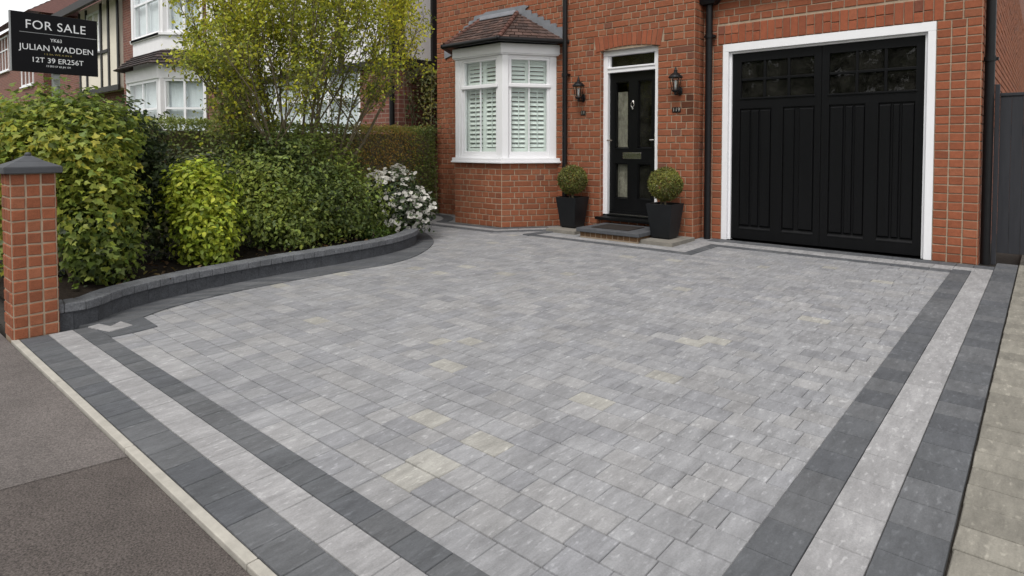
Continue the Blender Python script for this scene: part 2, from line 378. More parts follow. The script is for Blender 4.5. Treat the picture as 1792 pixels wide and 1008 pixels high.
# field pavers: courses parallel to the street, three stone lengths
mb = MB(); rnd = random.Random(11); y = YI; row = 0
while y < -0.05:
    h = 0.107; x = XA; off = rnd.uniform(0, 0.12); first = True
    while x > -6.6:
        L = rnd.choice([0.082, 0.112, 0.145, 0.145, 0.168]) if not first else 0.05 + off
        first = False
        cx, cy = x - L / 2, y + h / 2
        if not inpoly(cx, cy, BEDPOLY) and not (cx < -3.9 and cy < -5.2):
            wb = lambda q, rr: 0.0022 * math.sin(q * 2.3 + rr * 1.7)
            pave_piece(mb, [(x - L, y + wb(x - L, row)), (x, y + wb(x, row)), (x, y + h + wb(x, row + 1)), (x - L, y + h + wb(x - L, row + 1))], 0.0, rnd, pcol(rnd), gx=.0009, gy=.0019, ch=.0016, rough=.0009)
        x -= L
    y += h; row += 1
mb.build('driveway', M['paver'], kind='structure')
# straight border strips
mb = MB(); rnd = random.Random(5)
def strip_x(x0, x1, y0, y1, L, colf, z):
    x = x0
    while x < x1 - 0.01:
        l = min(L * rnd.uniform(0.97, 1.03), x1 - x)
        if x1 - x - l < 0.04: l = x1 - x
        pave_piece(mb, [(x, y0), (x + l, y0), (x + l, y1), (x, y1)], z, rnd, colf(rnd), gx=.0014, gy=.0014, ch=.0013, rough=.0006); x += l
def strip_y(y0, y1, x0, x1, L, colf, z):
    y = y0
    while y < y1 - 0.01:
        l = min(L * rnd.uniform(0.97, 1.03), y1 - y)
        if y1 - y - l < 0.04: l = y1 - y
        pave_piece(mb, [(x0, y), (x1, y), (x1, y + l), (x0, y + l)], z, rnd, colf(rnd), gx=.0012, gy=.0014, ch=.0013, rough=.0006); y += l
Z1, Z2, Z3 = 0.004, 0.0075, 0.011
strip_x(-3.72, XA, YF_, YG, 0.145, dcol, Z1); strip_x(-3.72, XA, YG, YH, 0.21, lcol, Z1); strip_x(-3.72, XA, YH, YI, 0.145, dcol, Z1)
strip_y(-5.774, -0.2, XA, XB, 0.17, dcol, Z1); strip_y(-5.774, -0.2, XB, XC, 0.2, lcol, Z1); strip_y(-5.774, 0.22, XC, XD, 0.15, dcol, Z1)
strip_x(-2.3, XC, -0.2, -0.012, 0.12, dcol, Z1); strip_x(-2.1, XC, -0.33, -0.2, 0.14, lcol, Z2)
# corner stones by the gate pillar
for q_, cf, z_ in ((((-3.86, -5.46), (-3.40, -5.44), (-3.40, -5.32), (-3.80, -5.36)), dcol, Z2), (((-3.62, -5.34), (-3.40, -5.32), (-3.42, -5.20), (-3.80, -5.18)), dcol, Z2),
                   (((-3.70, -5.47), (-3.50, -5.42), (-3.53, -5.36), (-3.72, -5.41)), lcol, Z3), (((-3.60, -5.40), (-3.50, -5.41), (-3.54, -5.29), (-3.68, -5.31)), lcol, Z3)):
    pave_piece(mb, list(q_), z_, rnd, cf(rnd), gap=.002)
# curved dark band at the foot of the garden wall
N = 78; A = resample(WC, n=N); Bq = resample(OC, n=N)
for i in range(N):
    if i < 2: continue
    pave_piece(mb, [(A[i].x - 0.02, A[i].y), (Bq[i].x, Bq[i].y), (Bq[i + 1].x, Bq[i + 1].y), (A[i + 1].x - 0.02, A[i + 1].y)], Z2 + 0.001, rnd, dcol(rnd), gap=0.0018)
# bands round the bay and the doorstep
def offs(P, d):
    P = [Vector((*p, 0)) for p in P]; out = []
    for i in range(len(P)):
        n = Vector((0, 0, 0))
        segs = []
        for a, b in ((i - 1, i), (i, i + 1)):
            if a >= 0 and b < len(P):
                t = (P[b] - P[a]).normalized(); segs.append(Vector((t.y, -t.x, 0)))
        if len(segs) == 2:
            m = (segs[0] + segs[1]).normalized(); k = 1 / max(0.5, m.dot(segs[0]))
            n = m * k
        else: n = segs[0]
        out.append(P[i] + n * d)
    return out
def band(P, d0, d1, L, colf, z):
    a = offs(P, d0); b = offs(P, d1)
    for i in range(len(P) - 1):
        n = max(1, int(round((a[i + 1] - a[i]).length / L)))
        for k in range(n):
            q = [a[i].lerp(a[i + 1], k / n), a[i].lerp(a[i + 1], (k + 1) / n), b[i].lerp(b[i + 1], (k + 1) / n), b[i].lerp(b[i + 1], k / n)]
            q = [(p.x, p.y) for p in q]
            ar = sum(q[j][0] * q[(j + 1) % 4][1] - q[(j + 1) % 4][0] * q[j][1] for j in range(4))
            if ar < 0: q = q[::-1]
            pave_piece(mb, q, z, rnd, colf(rnd), gap=0.0018)
BP = [(XA, -0.49), (-2.06, -0.49), (-2.06, -1.10), (-4.10, -1.12)]
band(BP, 0.0, 0.11, 0.14, dcol, Z1); band(BP, 0.11, 0.25, 0.16, lcol, Z1 - 0.001)
BP2 = [(-4.03, -0.62), (-4.50, -1.21), (-5.60, -1.24)] + [(p.x, p.y) for p in catmull([(-5.75, -1.22), (-5.95, -1.08), (-6.02, -0.9), (-6.2, -0.74), (-6.5, -0.7)], 3)]
band(BP2, 0.0, 0.10, 0.13, dcol, Z2); band(BP2, 0.10, 0.22, 0.13, lcol, Z2); band(BP2, 0.22, 0.36, 0.13, dcol, Z2)
band([(-4.10, -1.12), (-4.03, -0.62)], 0.0, 0.1, 0.13, dcol, Z3)
mb.build('border_paving', M['paver'], kind='structure')
# older beige block path on the right
sheet('side_path_base', [(XD + 0.001, YE - 0.0), (4.5, YE), (4.5, 5), (XD + 0.001, 5)], M['joint'], -0.012)
mb = MB(); rnd = random.Random(8); y = YE + 0.035; r = 0
while y < 3.4:
    h = 0.132; x = XD + 0.0025; first = True
    while x < 2.6:
        L = (0.165 if r % 2 else 0.27) if first else 0.27
        first = False; k = rnd.uniform(0.85, 1.12)
        pave_piece(mb, [(x, y), (x + L, y), (x + L, y + h), (x, y + h)], 0.003, rnd, (0.205 * k, 0.193 * k, 0.165 * k), jit=0.0015, gap=0.006); x += L
    y += h; r += 1
mb.build('side_path', M['paver'], kind='structure')

# ------------------------------------------------------------------ RAISED BED, GARDEN WALL, PILLAR
b = MB(); rnd = random.Random(2)
nx, ny = 46, 60
xs = np.linspace(-7.3, -3.72, nx); ys = np.linspace(-5.75, -1.55, ny)
idx = {}
for i, xx in enumerate(xs):
    for j, yy in enumerate(ys):
        dd = min((p.x - xx) ** 2 + (p.y - yy) ** 2 for p in WC) ** .5
        if inpoly(xx, yy, BEDPOLY) and dd > 0.03:
            idx[i, j] = len(b.v); b.v.append((xx, yy, 0.075 + gz(yy) + 0.05 * min(1, dd / 0.6) + rnd.uniform(-.012, .012))); b.c.append((1, 1, 1))
for i in range(nx - 1):
    for j in range(ny - 1):
        q = [(i, j), (i + 1, j), (i + 1, j + 1), (i, j + 1)]
        if all(k in idx for k in q): b.f.append(tuple(idx[k] for k in q)); b.sm.append(True)
b.build('bed_soil', M['soil'], kind='structure')
gw = thing('garden_wall', (-4.2, -3.9, -0.02), 'low curved dark grey block retaining wall with coping round the planting bed', 'garden wall')
N = 40; A = resample(WC, n=N); mb = MB(); cb = []; rnd = random.Random(4)
def nrm(P, i):
    t = (P[min(i + 1, len(P) - 1)] - P[max(i - 1, 0)]).normalized(); return Vector((-t.y, t.x, 0))
for i in range(N):
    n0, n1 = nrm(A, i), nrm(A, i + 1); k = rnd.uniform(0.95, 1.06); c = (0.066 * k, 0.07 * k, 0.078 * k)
    g0 = (A[i + 1] - A[i]).normalized() * 0.0010
    a0, a1 = A[i] + g0, A[i + 1] - g0; b0, b1 = A[i] + n0 * 0.1, A[i + 1] + n1 * 0.1
    q = [a0, a1, b1, b0]
    mb.frustum([(p.x, p.y, gz(p.y) - 0.05) for p in q], [(p.x, p.y, gz(p.y) + 0.098) for p in q], c)
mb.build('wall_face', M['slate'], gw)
A = resample(WC, n=58)
for i in range(58):
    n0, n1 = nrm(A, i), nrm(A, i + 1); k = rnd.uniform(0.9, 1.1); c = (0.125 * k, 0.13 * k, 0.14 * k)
    g0 = (A[i + 1] - A[i]).normalized() * 0.0007
    q = [A[i] + g0 - n0 * 0.02, A[i + 1] - g0 - n1 * 0.02, A[i + 1] - g0 + n1 * 0.125, A[i] + g0 + n0 * 0.125]
    m1 = MB(); dz = rnd.uniform(-.0015, .0015)
    m1.frustum([(p.x, p.y, gz(p.y) + 0.1) for p in q], [(p.x, p.y, gz(p.y) + 0.152 + dz) for p in q], c)
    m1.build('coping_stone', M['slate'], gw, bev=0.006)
# gate pillar
PX0, PX1, PY0, PY1 = -3.945, -3.731, -5.805, -5.592
pl = thing('gate_pillar', ((PX0 + PX1) / 2, (PY0 + PY1) / 2, -0.038), 'square red brick gate pillar with pointed dark grey cap', 'pillar')
mb = MB(); mb.box(PX0 + .006, PX1 - .006, PY0 + .006, PY1 - .006, -0.1, 0.862, (0.36, 0.29, 0.22)); mb.build('mortar_core', M['mortar'], pl)
mb = MB(); H0, H1 = -0.04, 0.862
for P0, ang, L in (((PX0 + .006, PY0 + .006, 0), 0, PX1 - PX0 - .012), ((PX1 - .006, PY0 + .006, 0), math.pi / 2, PY1 - PY0 - .012), ((PX1 - .006, PY1 - .006, 0), math.pi, PX1 - PX0 - .012), ((PX0 + .006, PY1 - .006, 0), -math.pi / 2, PY1 - PY0 - .012)):
    mb.m = frame(P0, ang)
    brickwall(mb, L, H0, H1, course=0.0645, head=0.061, gap=0.009, bond='head', seed=int(ang * 10) + 20)
mb.build('brickwork', M['brick'], pl)
mb = MB(); cx, cy = (PX0 + PX1) / 2, (PY0 + PY1) / 2; o = 0.130
mb.box(cx - o, cx + o, cy - o, cy + o, 0.862, 0.898)
sq = lambda s, z: [(cx - s, cy - s, z), (cx + s, cy - s, z), (cx + s, cy + s, z), (cx - s, cy + s, z)]
mb.frustum(sq(o, 0.898), sq(0.066, 0.927)); mb.frustum(sq(0.066, 0.927), sq(0.016, 0.958))
mb.build('coping_cap', M['cap'], pl, bev=0.004)
mb = MB(); mb.lathe([(0.0, 0.954), (0.014, 0.957), (0.017, 0.964), (0.012, 0.974), (0.0, 0.977)], cx, cy, 12); mb.build('finial', M['cap'], pl)

# ------------------------------------------------------------------ HOUSE
YD = -0.24; HT = 5.2
BL, BC = (-5.50, -0.854), (-4.665, -0.854); BE, BLE = (-4.257, YD), (-5.90, YD)
XL = -6.53
house = thing('brick_house', (-3.2, 0, 0), 'two storey red brick house with bay window, black front door and black garage door', 'house')
def tone(p): return 1.0
def toneP(p):   # darker patch of bricks on the porch wall right of the door (local x from XL)
    x, z = p[0] + XL, p[1]; d = math.hypot((x + 2.50) / 0.07, (z - 1.46) / 0.12)
    k = 0.35 if d < 1 else 0.7 if d < 1.7 else 1.0
    return k
GX0, GX1, GZ = -2.226, -0.321, 2.105
DX0, DX1, DZ = -3.62, -2.866, 2.13
# porch section wall (door and bay)
mb = MB(frame((XL, YD, 0), 0)); L = -2.44 - XL
ARCH = (-3.715 - XL, -2.80 - XL)
holes = [(DX0 - XL, DX1 - XL, 0, DZ + 0.02), (ARCH[0], ARCH[1], DZ + 0.02, 2.33), (-5.86 - XL, -4.28 - XL, 0, 2.32)]
brickwall(mb, L, 0, 5.1, holes, seed=3, tone=toneP)
mb.m = frame((-2.44, YD, 0), math.pi / 2); brickwall(mb, -YD, 0, 5.1, seed=4, bond='mix')
mb.m = frame((DX1, YD + 0.10, 0), -math.pi / 2)
brickwall(mb, 0.10, 0, DZ + .02, seed=6, bond='head')
mb.m = frame((DX0, YD, 0), math.pi / 2); brickwall(mb, 0.10, 0, DZ, seed=5, bond='head', head=0.09)
mb.build('porch_brickwork', M['brick'], house)
# garage section
mb = MB(frame((-2.44, 0, 0), 0)); L = 2.44
holes = [(GX0 + 2.44, GX1 + 2.44, 0, GZ), (GX0 - 0.06 + 2.44, GX1 + 0.055 + 2.44, GZ, GZ + 0.2)]
brickwall(mb, L, 0, 5.1, holes, seed=7, warm=1.04, bond='mix', head=0.1)
mb.m = frame((0, 0, 0), math.pi / 2); brickwall(mb, 0.22, 0, 5.1, seed=8, bond='head')
mb.m = frame((0.0, 0.221, 0), math.pi / 2); brickwall(mb, 11.5, 1.2, 3.525, seed=71, bond='long')
mb.build('garage_brickwork', M['brick'], house)
# mortar backing / shell of the house with openings
def wallpanels(mb, x0, x1, z0, z1, holes, y0, y1):
    xs = sorted({x0, x1, *[h[0] for h in holes], *[h[1] for h in holes]}); zs = sorted({z0, z1, *[h[2] for h in holes], *[h[3] for h in holes]})
    for i in range(len(xs) - 1):
        for j in range(len(zs) - 1):
            cx, cz = (xs[i] + xs[i + 1]) / 2, (zs[j] + zs[j + 1]) / 2
            if not any(h[0] < cx < h[1] and h[2] < cz < h[3] for h in holes): mb.box(xs[i], xs[i + 1], y0, y1, zs[j], zs[j + 1])
mb = MB()
wallpanels(mb, XL + .002, -2.442, -0.06, HT, [(DX0, DX1, 0.0, DZ), (DX0, DX1, DZ, DZ + 0.07), (-5.86, -4.29, 0.80, 2.26)], YD + 0.003, YD + 0.12)
wallpanels(mb, -2.54, -0.002, -0.06, HT, [(GX0, GX1, -0.06, GZ)], 0.003, 0.12)
mb.box(-2.54, -2.443, YD + 0.12, 0.003, -0.06, HT)
mb.build('mortar_wall', M['mortar'], house)
mb = MB(); mb.box(-0.10, -0.004, 0.121, 15.0, -0.06, HT); mb.box(XL + .003, XL + .10, YD + .121, 7.0, -0.06, HT); mb.box(XL + .003, -0.004, 7.0, 7.1, -0.06, HT)
mb.build('side_wall', M['brickside'], house)
# hipped main roof
mb = MB(); e = 0.35; zr = 7.6
x0, x1, y0, y1 = XL - e, e, YD - e, 7.1 + e; ym = (y0 + y1) / 2
mb.add([(x0, y0, HT - .05), (x1, y0, HT - .05), (x1, y1, HT - .05), (x0, y1, HT - .05), (x0 + 2.4, ym, zr), (x1 - 2.4, ym, zr)], [(0, 1, 5, 4), (1, 2, 5), (2, 3, 4, 5), (3, 0, 4), (0, 3, 2, 1)], (0.09, 0.055, 0.045))
mb.build('roof', M['tile'], house)
mb = MB(); mb.box(XL - .3, .3, YD - .33, YD + .0, HT - .2, HT - .06); mb.build('fascia_board', M['upvc'], house)
mb = MB(); mb.box(XL + .1, -.1, YD + .121, 6.9, 2.62, 2.66); mb.box(-4.0, -3.9, YD + .13, 6.9, 0, 2.6); mb.box(-2.7, -2.6, .13, 6.9, 0, 2.6)
mb.box(XL + .1, -.1, YD + .14, 6.9, -.02, -.004)
mb.build('interior_floor', M['dark'], house)

# arches
mb = MB(frame((0, 0, 0), 0)); rnd = random.Random(21)
n = 27; a0, a1 = GX0 - 0.055, GX1 + 0.05; wd = (a1 - a0) / n
for i in range(n):
    s = a0 + i * wd
    two = rnd.random() < 0.6
    if two:
        m_ = GZ + 0.1 + rnd.uniform(-.01, .01)
        onebrick(mb, s + .004, s + wd - .004, GZ + .004, m_ - .004, .009, rnd, brickcol(rnd, 1.12)); onebrick(mb, s + .004, s + wd - .004, m_ + .004, GZ + .197, .009, rnd, brickcol(rnd, 1.12))
    else: onebrick(mb, s + .004, s + wd - .004, GZ + .004, GZ + .197, .009, rnd, brickcol(rnd, 1.12))
mb.build('brick_lintel', M['brick'], house)
mb = MB(); n = 14; xa, xb = ARCH[0] + XL, ARCH[1] + XL; xm = (xa + xb) / 2; hw = (xb - xa) / 2
def zin(x): return 2.175 - 0.052 * ((x - xm) / hw) ** 2
for i in range(n):
    s, t = i / n, (i + 1) / n; k = rnd.uniform(.92, 1.1); c = brickcol(rnd, 1.12)
    def X(u, top): return xm + (u - .5) * 2 * hw * (1.0 if top else 0.93)
    g0 = .004 / (2 * hw)
    p = [(X(s + g0, 0), zin(X(s, 0)) + .003), (X(t - g0, 0), zin(X(t, 0)) + .003), (X(t - g0, 1), 2.322), (X(s + g0, 1), 2.322)]
    mb.xzprism(p, YD - .011 + rnd.uniform(-.001, .001), YD + .1, c)
mb.build('brick_arch', M['brick'], house, bev=.003)
mb = MB(); mb.xzprism([(xa, 2.145), (xb, 2.145), (xb, 2.326), (xa, 2.326)][:], YD + .0005, YD + .0022); mb.build('arch_mortar', M['mortar'], house)

# ---- bay: brick base
mb = MB()
ang = math.atan2(BE[1] - BC[1], BE[0] - BC[0]); CL = math.hypot(BE[0] - BC[0], BE[1] - BC[1])
BZ = 0.80
ins = 0.006
for P0, a, L in (((BL[0], BL[1] + 0, 0), 0, BC[0] - BL[0]), ((*BC, 0), ang, CL), ((*BLE, 0), -ang, CL)):
    mb.m = frame(P0, a); brickwall(mb, L, 0, BZ, seed=int(L * 1000) + int(a * 7), course=0.0727, bond='mix', warm=0.98)
mb.build('bay_brickwork', M['brick'], house)
mb = MB(); q = [(BL[0] + .001, BL[1] + .001), (BC[0] - .001, BC[1] + .001), (BE[0] - .002, BE[1] + .002), (BLE[0] + .002, BLE[1] + .002)]
mb.prism(q, -0.06, BZ - .002); mb.build('bay_core', M['mortar'], house)
# sill
def grow(d):
    n1 = Vector((math.sin(ang), -math.cos(ang)))
    # intersection of offset lines
    t = (d - n1.y * -d) / n1.x if abs(n1.x) > 1e-6 else 0
    k = d * (1 + n1.y) / n1.x
    return [(BLE[0] - d * 1.15, BLE[1] - .0), (BL[0] - k, BL[1] - d), (BC[0] + k, BC[1] - d), (BE[0] + d * 1.15, BE[1])]
mb = MB(); mb.prism(grow(0.05), 0.80, 0.822); mb.prism(grow(0.035), 0.8222, 0.862); mb.build('bay_sill', M['upvc'], house, bev=.004)
# head fascia
mb = MB(); mb.prism(grow(0.028), 2.165, 2.285); mb.prism(grow(0.015), 2.15, 2.1648); mb.build('bay_fascia', M['upvc'], house, bev=.003)
# window lights
def bar(mb, x0, x1, z0, z1, y0, y1): mb.box(x0, x1, y0, y1, z0, z1)
def bay_light(P0, a, L, pane0, pane1, name='bay_window'):
    f = MB(frame(P0, a)); z0, z1, tz0, tz1 = 0.862, 2.15, 1.745, 1.80
    bar(f, 0.02, pane0 - .035, z0, z1, 0.02, 0.09); bar(f, pane1 + .035, L - .015, z0, z1, 0.02, 0.09)
    bar(f, pane0 - .0348, pane1 + .0348, z0, 0.905, 0.02, 0.09); bar(f, pane0 - .0348, pane1 + .0348, 2.12, z1, 0.02, 0.09)
    # sashes
    for s0, s1, yo in ((0.9052, 1.7720, 0.03), (1.7724, 2.1198, 0.024)):
        bar(f, pane0 - .0346, pane0, s0, s1, yo, 0.08); bar(f, pane1, pane1 + .0346, s0, s1, yo, 0.08)
        bar(f, pane0 + .0002, pane1 - .0002, s0, (0.945 if s0 < 1 else tz1), yo, 0.08); bar(f, pane0 + .0002, pane1 - .0002, (tz0 if s0 < 1 else 2.093), s1, yo, 0.08)
    bar(f, pane0 - .045, pane1 + .045, 1.752, 1.79, 0.005, 0.0295)
    fo = f.build(name, M['upvc'], house, bev=.003)
    gb = MB(frame(P0, a)); xm_ = (pane0 + pane1) / 2
    bar(gb, xm_ - .007, xm_ + .007, 0.9452, tz0 - .0002, 0.035, 0.06); bar(gb, xm_ - .007, xm_ + .007, tz1 + .0002, 2.0928, 0.035, 0.06)
    sub(gb.build('glazing_bar', M['upvc']), fo)
    gl = MB(frame(P0, a))
    sub_g = []
    for s0, s1 in ((0.9455, tz0 - .0005), (tz1 + .0005, 2.0925)):
        gl = MB(frame(P0, a)); gl.box(pane0 + .0005, pane1 - .0005, 0.046, 0.050, s0, s1); sub(gl.build('window_pane', M['glass']), fo)
    # plantation shutters behind the glass
    sh = MB(frame(P0, a)); y = 0.115
    wmid = [(pane0 - .02, xm_ + (0.02 if a == 0 else 0.0)), (xm_ + (0.021 if a == 0 else 0.001), pane1 + .02)]
    for (u0, u1) in wmid:
        st = 0.045 if u0 < pane0 else 0.03
        bar(sh, u0, u0 + st, 0.87, 2.14, y - .012, y + .012); bar(sh, u1 - .035, u1, 0.87, 2.14, y - .012, y + .012)
        for r0, r1 in ((0.87, 0.99), (1.745, 1.80), (2.06, 2.14)): bar(sh, u0 + st + .0002, u1 - .0352, r0, r1, y - .011, y + .011)
        for s0, s1 in ((0.99, 1.745), (1.80, 2.06)):
            nn = int(round((s1 - s0) / 0.0575)); dz = (s1 - s0) / nn
            for i in range(nn):
                zc = s0 + (i + .5) * dz; hw_ = dz * 0.46
                sh.add([(u0 + st, y - .014, zc - hw_ * .78), (u1 - .035, y - .014, zc - hw_ * .78), (u1 - .035, y + .014, zc + hw_ * .78), (u0 + st, y + .014, zc + hw_ * .78),
                        (u0 + st, y - .019, zc - hw_ * .78 + .008), (u1 - .035, y - .019, zc - hw_ * .78 + .008), (u1 - .035, y + .009, zc + hw_ * .78 + .008), (u0 + st, y + .009, zc + hw_ * .78 + .008)],
                       [(0, 3, 2, 1), (4, 5, 6, 7), (0, 1, 5, 4), (1, 2, 6, 5), (2, 3, 7, 6), (3, 0, 4, 7)])
        um = (u0 + st + u1 - .035) / 2
        bar(sh, um - .005, um + .005, 1.02, 1.73, y - .03, y - .02)
    sub(sh.build('shutter', M['shutter']), fo)
    return fo
bay_light((BL[0], BL[1], 0), 0, BC[0] - BL[0], 0.158, 0.712)
bay_light((*BC, 0), ang, CL, 0.134, 0.598)
bay_light((*BLE, 0), -ang, CL, 0.13, 0.595)
mb = MB(); mb.prism([(BC[0] - .075, BC[1] + .012), (BC[0] + .001, BC[1] + .012), (BC[0] + .050, BC[1] + .072), (BC[0] - .0, BC[1] + .1), (BC[0] - .075, BC[1] + .1)], 0.863, 2.1495)
mb.build('corner_post', M['upvc'], house, bev=.004); mb = MB()
mb.prism([(BL[0] + .075, BL[1] + .012), (BL[0] + .075, BL[1] + .1), (BL[0], BL[1] + .1), (BL[0] - .05, BL[1] + .072), (BL[0] - .001, BL[1] + .012)], 0.863, 2.1495)
mb.build('corner_post', M['upvc'], house, bev=.004)
# bay roof
def tiles(mb, P, rows, cols, rnd, th=0.012):
    """P(u,v): u along, v up the slope; v=0 eave"""
    for r in range(rows):
        v0, v1 = r / rows, min(1.0, (r + 1.12) / rows); o = 0.5 * (r % 2) / cols
        for c_ in range(cols + 1):
            u0, u1 = max(0, c_ / cols - o), min(1, (c_ + 1) / cols - o)
            if u1 - u0 < 0.01: continue
            e_ = 0.04 / cols
            a, b_, c2, d = P(u0 + e_, v0), P(u1 - e_, v0), P(u1 - e_, v1), P(u0 + e_, v1)
            n = (b_ - a).cross(d - a)
            if n.length < 1e-8: n = (b_ - a).cross(c2 - b_)
            n.normalize(); t = th + rnd.uniform(-.002, .003); k = rnd.uniform(.7, 1.3)
            base = rnd.choice([(0.085, 0.052, 0.043), (0.10, 0.062, 0.052), (0.07, 0.048, 0.043)])
            lo = -0.004
            mb.add([a + n * lo, b_ + n * lo, c2 + n * lo, d + n * lo, a + n * t, b_ + n * t, c2 + n * .002, d + n * .002],
                   [(0, 3, 2, 1), (4, 5, 6, 7), (0, 1, 5, 4), (1, 2, 6, 5), (2, 3, 7, 6), (3, 0, 4, 7)], tuple(x * k for x in base))
EV = 0.12; ez = 2.325; G0 = grow(EV)
eL, eBL, eBC, eE = [Vector((p[0], p[1], ez)) for p in G0]
rL, rR = Vector((-5.58, YD, 2.79)), Vector((-4.93, YD, 2.79))
def bil(a, b_, c2, d): return lambda u, v: (a.lerp(b_, u)).lerp(d.lerp(c2, u), v)
rnd = random.Random(9); mb = MB()
tiles(mb, bil(eBL, eBC, rR, rL), 9, 9, rnd); tiles(mb, bil(eBC, eE, rR + Vector((.012, 0, 0)), rR), 9, 7, rnd); tiles(mb, bil(eL, eBL, rL, rL - Vector((.012, 0, 0))), 9, 7, rnd)
bro = mb.build('bay_roof', M['tile'], house)
mb = MB(); mb.prism([(p.x, p.y) for p in (eL, eBL, eBC, eE)], ez - .02, ez - .006); sub(mb.build('soffit_board', M['black_iron']), bro)
for A_, B_ in ((eBC, rR), (eBL, rL)):
    mb = MB()
    for k in range(9):
        a, b_ = A_.lerp(B_, k / 9), A_.lerp(B_, (k + 1.15) / 9)
        kk = rnd.uniform(.8, 1.25); mb.tube([a + Vector((0, 0, .012)), b_ + Vector((0, 0, .004))], [0.034, 0.027], 8, (0.125 * kk, 0.062 * kk, 0.05 * kk))
    sub(mb.build('hip_tile', M['tile']), bro)
mb = MB(); gp = [Vector((p[0], p[1], ez - .012)) for p in grow(EV + .02)]
for i in range(3):
    a, b_ = gp[i], gp[i + 1]; mb.tube([a, b_], 0.03, 10)
for p in gp[1:3]: mb.lathe([(0, ez - .042), (.031, ez - .03), (.033, ez + .0), (.03, ez + .018), (0, ez + .02)], p.x, p.y, 10)
sub(mb.build('bay_gutter', M['black_iron']), bro)
# stepped lead flashing on the wall above the bay roof
mb = MB()
mb.xzprism([(-5.62, 2.77), (-4.90, 2.77), (-4.72, 2.845), (-4.80, 2.87), (-5.50, 2.875), (-5.62, 2.83)], YD - .02, YD - .0075)
mb.add([(-5.6, YD - .09, 2.755), (-4.93, YD - .09, 2.755), (-4.93, YD - .008, 2.83), (-5.6, YD - .008, 2.83), (-5.6, YD - .09, 2.765), (-4.93, YD - .09, 2.765), (-4.93, YD - .008, 2.842), (-5.6, YD - .008, 2.842)],
       [(0, 3, 2, 1), (4, 5, 6, 7), (0, 1, 5, 4), (1, 2, 6, 5), (2, 3, 7, 6), (3, 0, 4, 7)])
for sgn in (1, -1):
    for k in range(7):
        t0 = k / 7; xq = -4.93 + 0.72 * t0; zq = 2.80 - 0.40 * t0
        p = [(xq - .05, zq - .10), (xq + .14, zq - .15), (xq + .15, zq + .015), (xq + .135, zq + .05), (xq - .02, zq + .055)]
        if sgn < 0: p = [(-10.51 - a, b_) for a, b_ in p][::-1]
        mb.xzprism(p, YD - .022 - .001 * (k % 2), YD - .0075)
sub(mb.build('lead_flashing', M['lead']), bro)

# ---- front door
FY, LY = -0.185, -0.135
mb = MB(); fx0, fx1 = DX0 + .002, DX1 - .002
mb.box(fx0, fx0 + .062, FY, FY + .09, 0.176, 2.11); mb.box(fx1 - .062, fx1, FY, FY + .09, 0.176, 2.11)
mb.box(fx0 + .0622, fx1 - .0622, FY, FY + .09, 1.885, 1.945)
mb.box(fx0 + .0622, fx1 - .0622, FY - .012, FY + .0, 1.93, 1.95)
mb.xzprism([(fx0, 2.0855), (fx1, 2.0855), (fx1, zin(fx1)), (fx1 - .15, zin(fx1 - .15)), (xm, zin(xm)), (fx0 + .15, zin(fx0 + .15)), (fx0, zin(fx0))], FY - .004, FY + .088)
mb.box(fx0 + .0624, fx0 + .085, FY + .02, FY + .08, 1.9452, 2.085); mb.box(fx1 - .085, fx1 - .0624, FY + .02, FY + .08, 1.9452, 2.085)
df = mb.build('door_frame', M['upvc'], house, bev=.003)
mb = MB(); mb.box(fx0 + .0852, fx1 - .0852, FY + .05, FY + .054, 1.9454, 2.085); sub(mb.build('fanlight_pane', M['darkglass']), df)
lx0, lx1 = fx0 + .064, fx1 - .064
mb = MB(); z0, z1 = 0.20, 1.883
G = [(-3.478, -3.292, 0.985, 1.778), (-3.180, -2.992, 0.985, 1.778), (-3.478, -3.302, 0.388, 0.81), (-3.176, -2.998, 0.388, 0.81)]
xsx = sorted({lx0, lx1, *[v for g_ in G for v in g_[:2]]}); 
def panelgrid(mb, X0, X1, Z0, Z1, holes, y0, y1):
    cols = sorted({X0, X1, *[h[0] for h in holes], *[h[1] for h in holes]}); rows = sorted({Z0, Z1, *[h[2] for h in holes], *[h[3] for h in holes]})
    # merge into horizontal strips per row to avoid visible seams
    for j in range(len(rows) - 1):
        s = None
        for i in range(len(cols) - 1):
            cx, cz = (cols[i] + cols[i + 1]) / 2, (rows[j] + rows[j + 1]) / 2
            solid = not any(h[0] < cx < h[1] and h[2] < cz < h[3] for h in holes)
            if solid and s is None: s = cols[i]
            if not solid and s is not None: mb.box(s, cols[i], y0, y1, rows[j], rows[j + 1]); s = None
        if s is not None: mb.box(s, cols[-1], y0, y1, rows[j], rows[j + 1])
panelgrid(mb, lx0, lx1, z0, z1, G, LY, LY + .045)
for g_ in G:   # mouldings round each light
    x0_, x1_, a, b_ = g_
    mb.frustum([(x0_, LY + .03, a), (x1_, LY + .03, a), (x1_, LY - .004, a - .012), (x0_, LY - .004, a - .012)], [(x0_, LY + .032, a + .018), (x1_, LY + .032, a + .018), (x1_, LY - .004, a + .002), (x0_, LY - .004, a + .002)])
    mb.box(x0_ + .0002, x0_ + .012, LY + .008, LY + .032, a + .02, b_ - .001); mb.box(x1_ - .012, x1_ - .0002, LY + .008, LY + .032, a + .02, b_ - .001); mb.box(x0_ + .0122, x1_ - .0122, LY + .008, LY + .032, b_ - .013, b_ - .001)
mb.box(lx0 + .01, lx1 - .01, LY - .02, LY - .0005, 0.205, 0.235)
door = mb.build('front_door', M['black_gloss'], house)
for i, g_ in enumerate(G):
    mb = MB(); mb.box(g_[0] + .001, g_[1] - .001, LY + .034, LY + .038, g_[2] + .001, g_[3] - .001); sub(mb.build('door_pane', M['darkglass'] if i in (1, 3) else M['glass']), door)
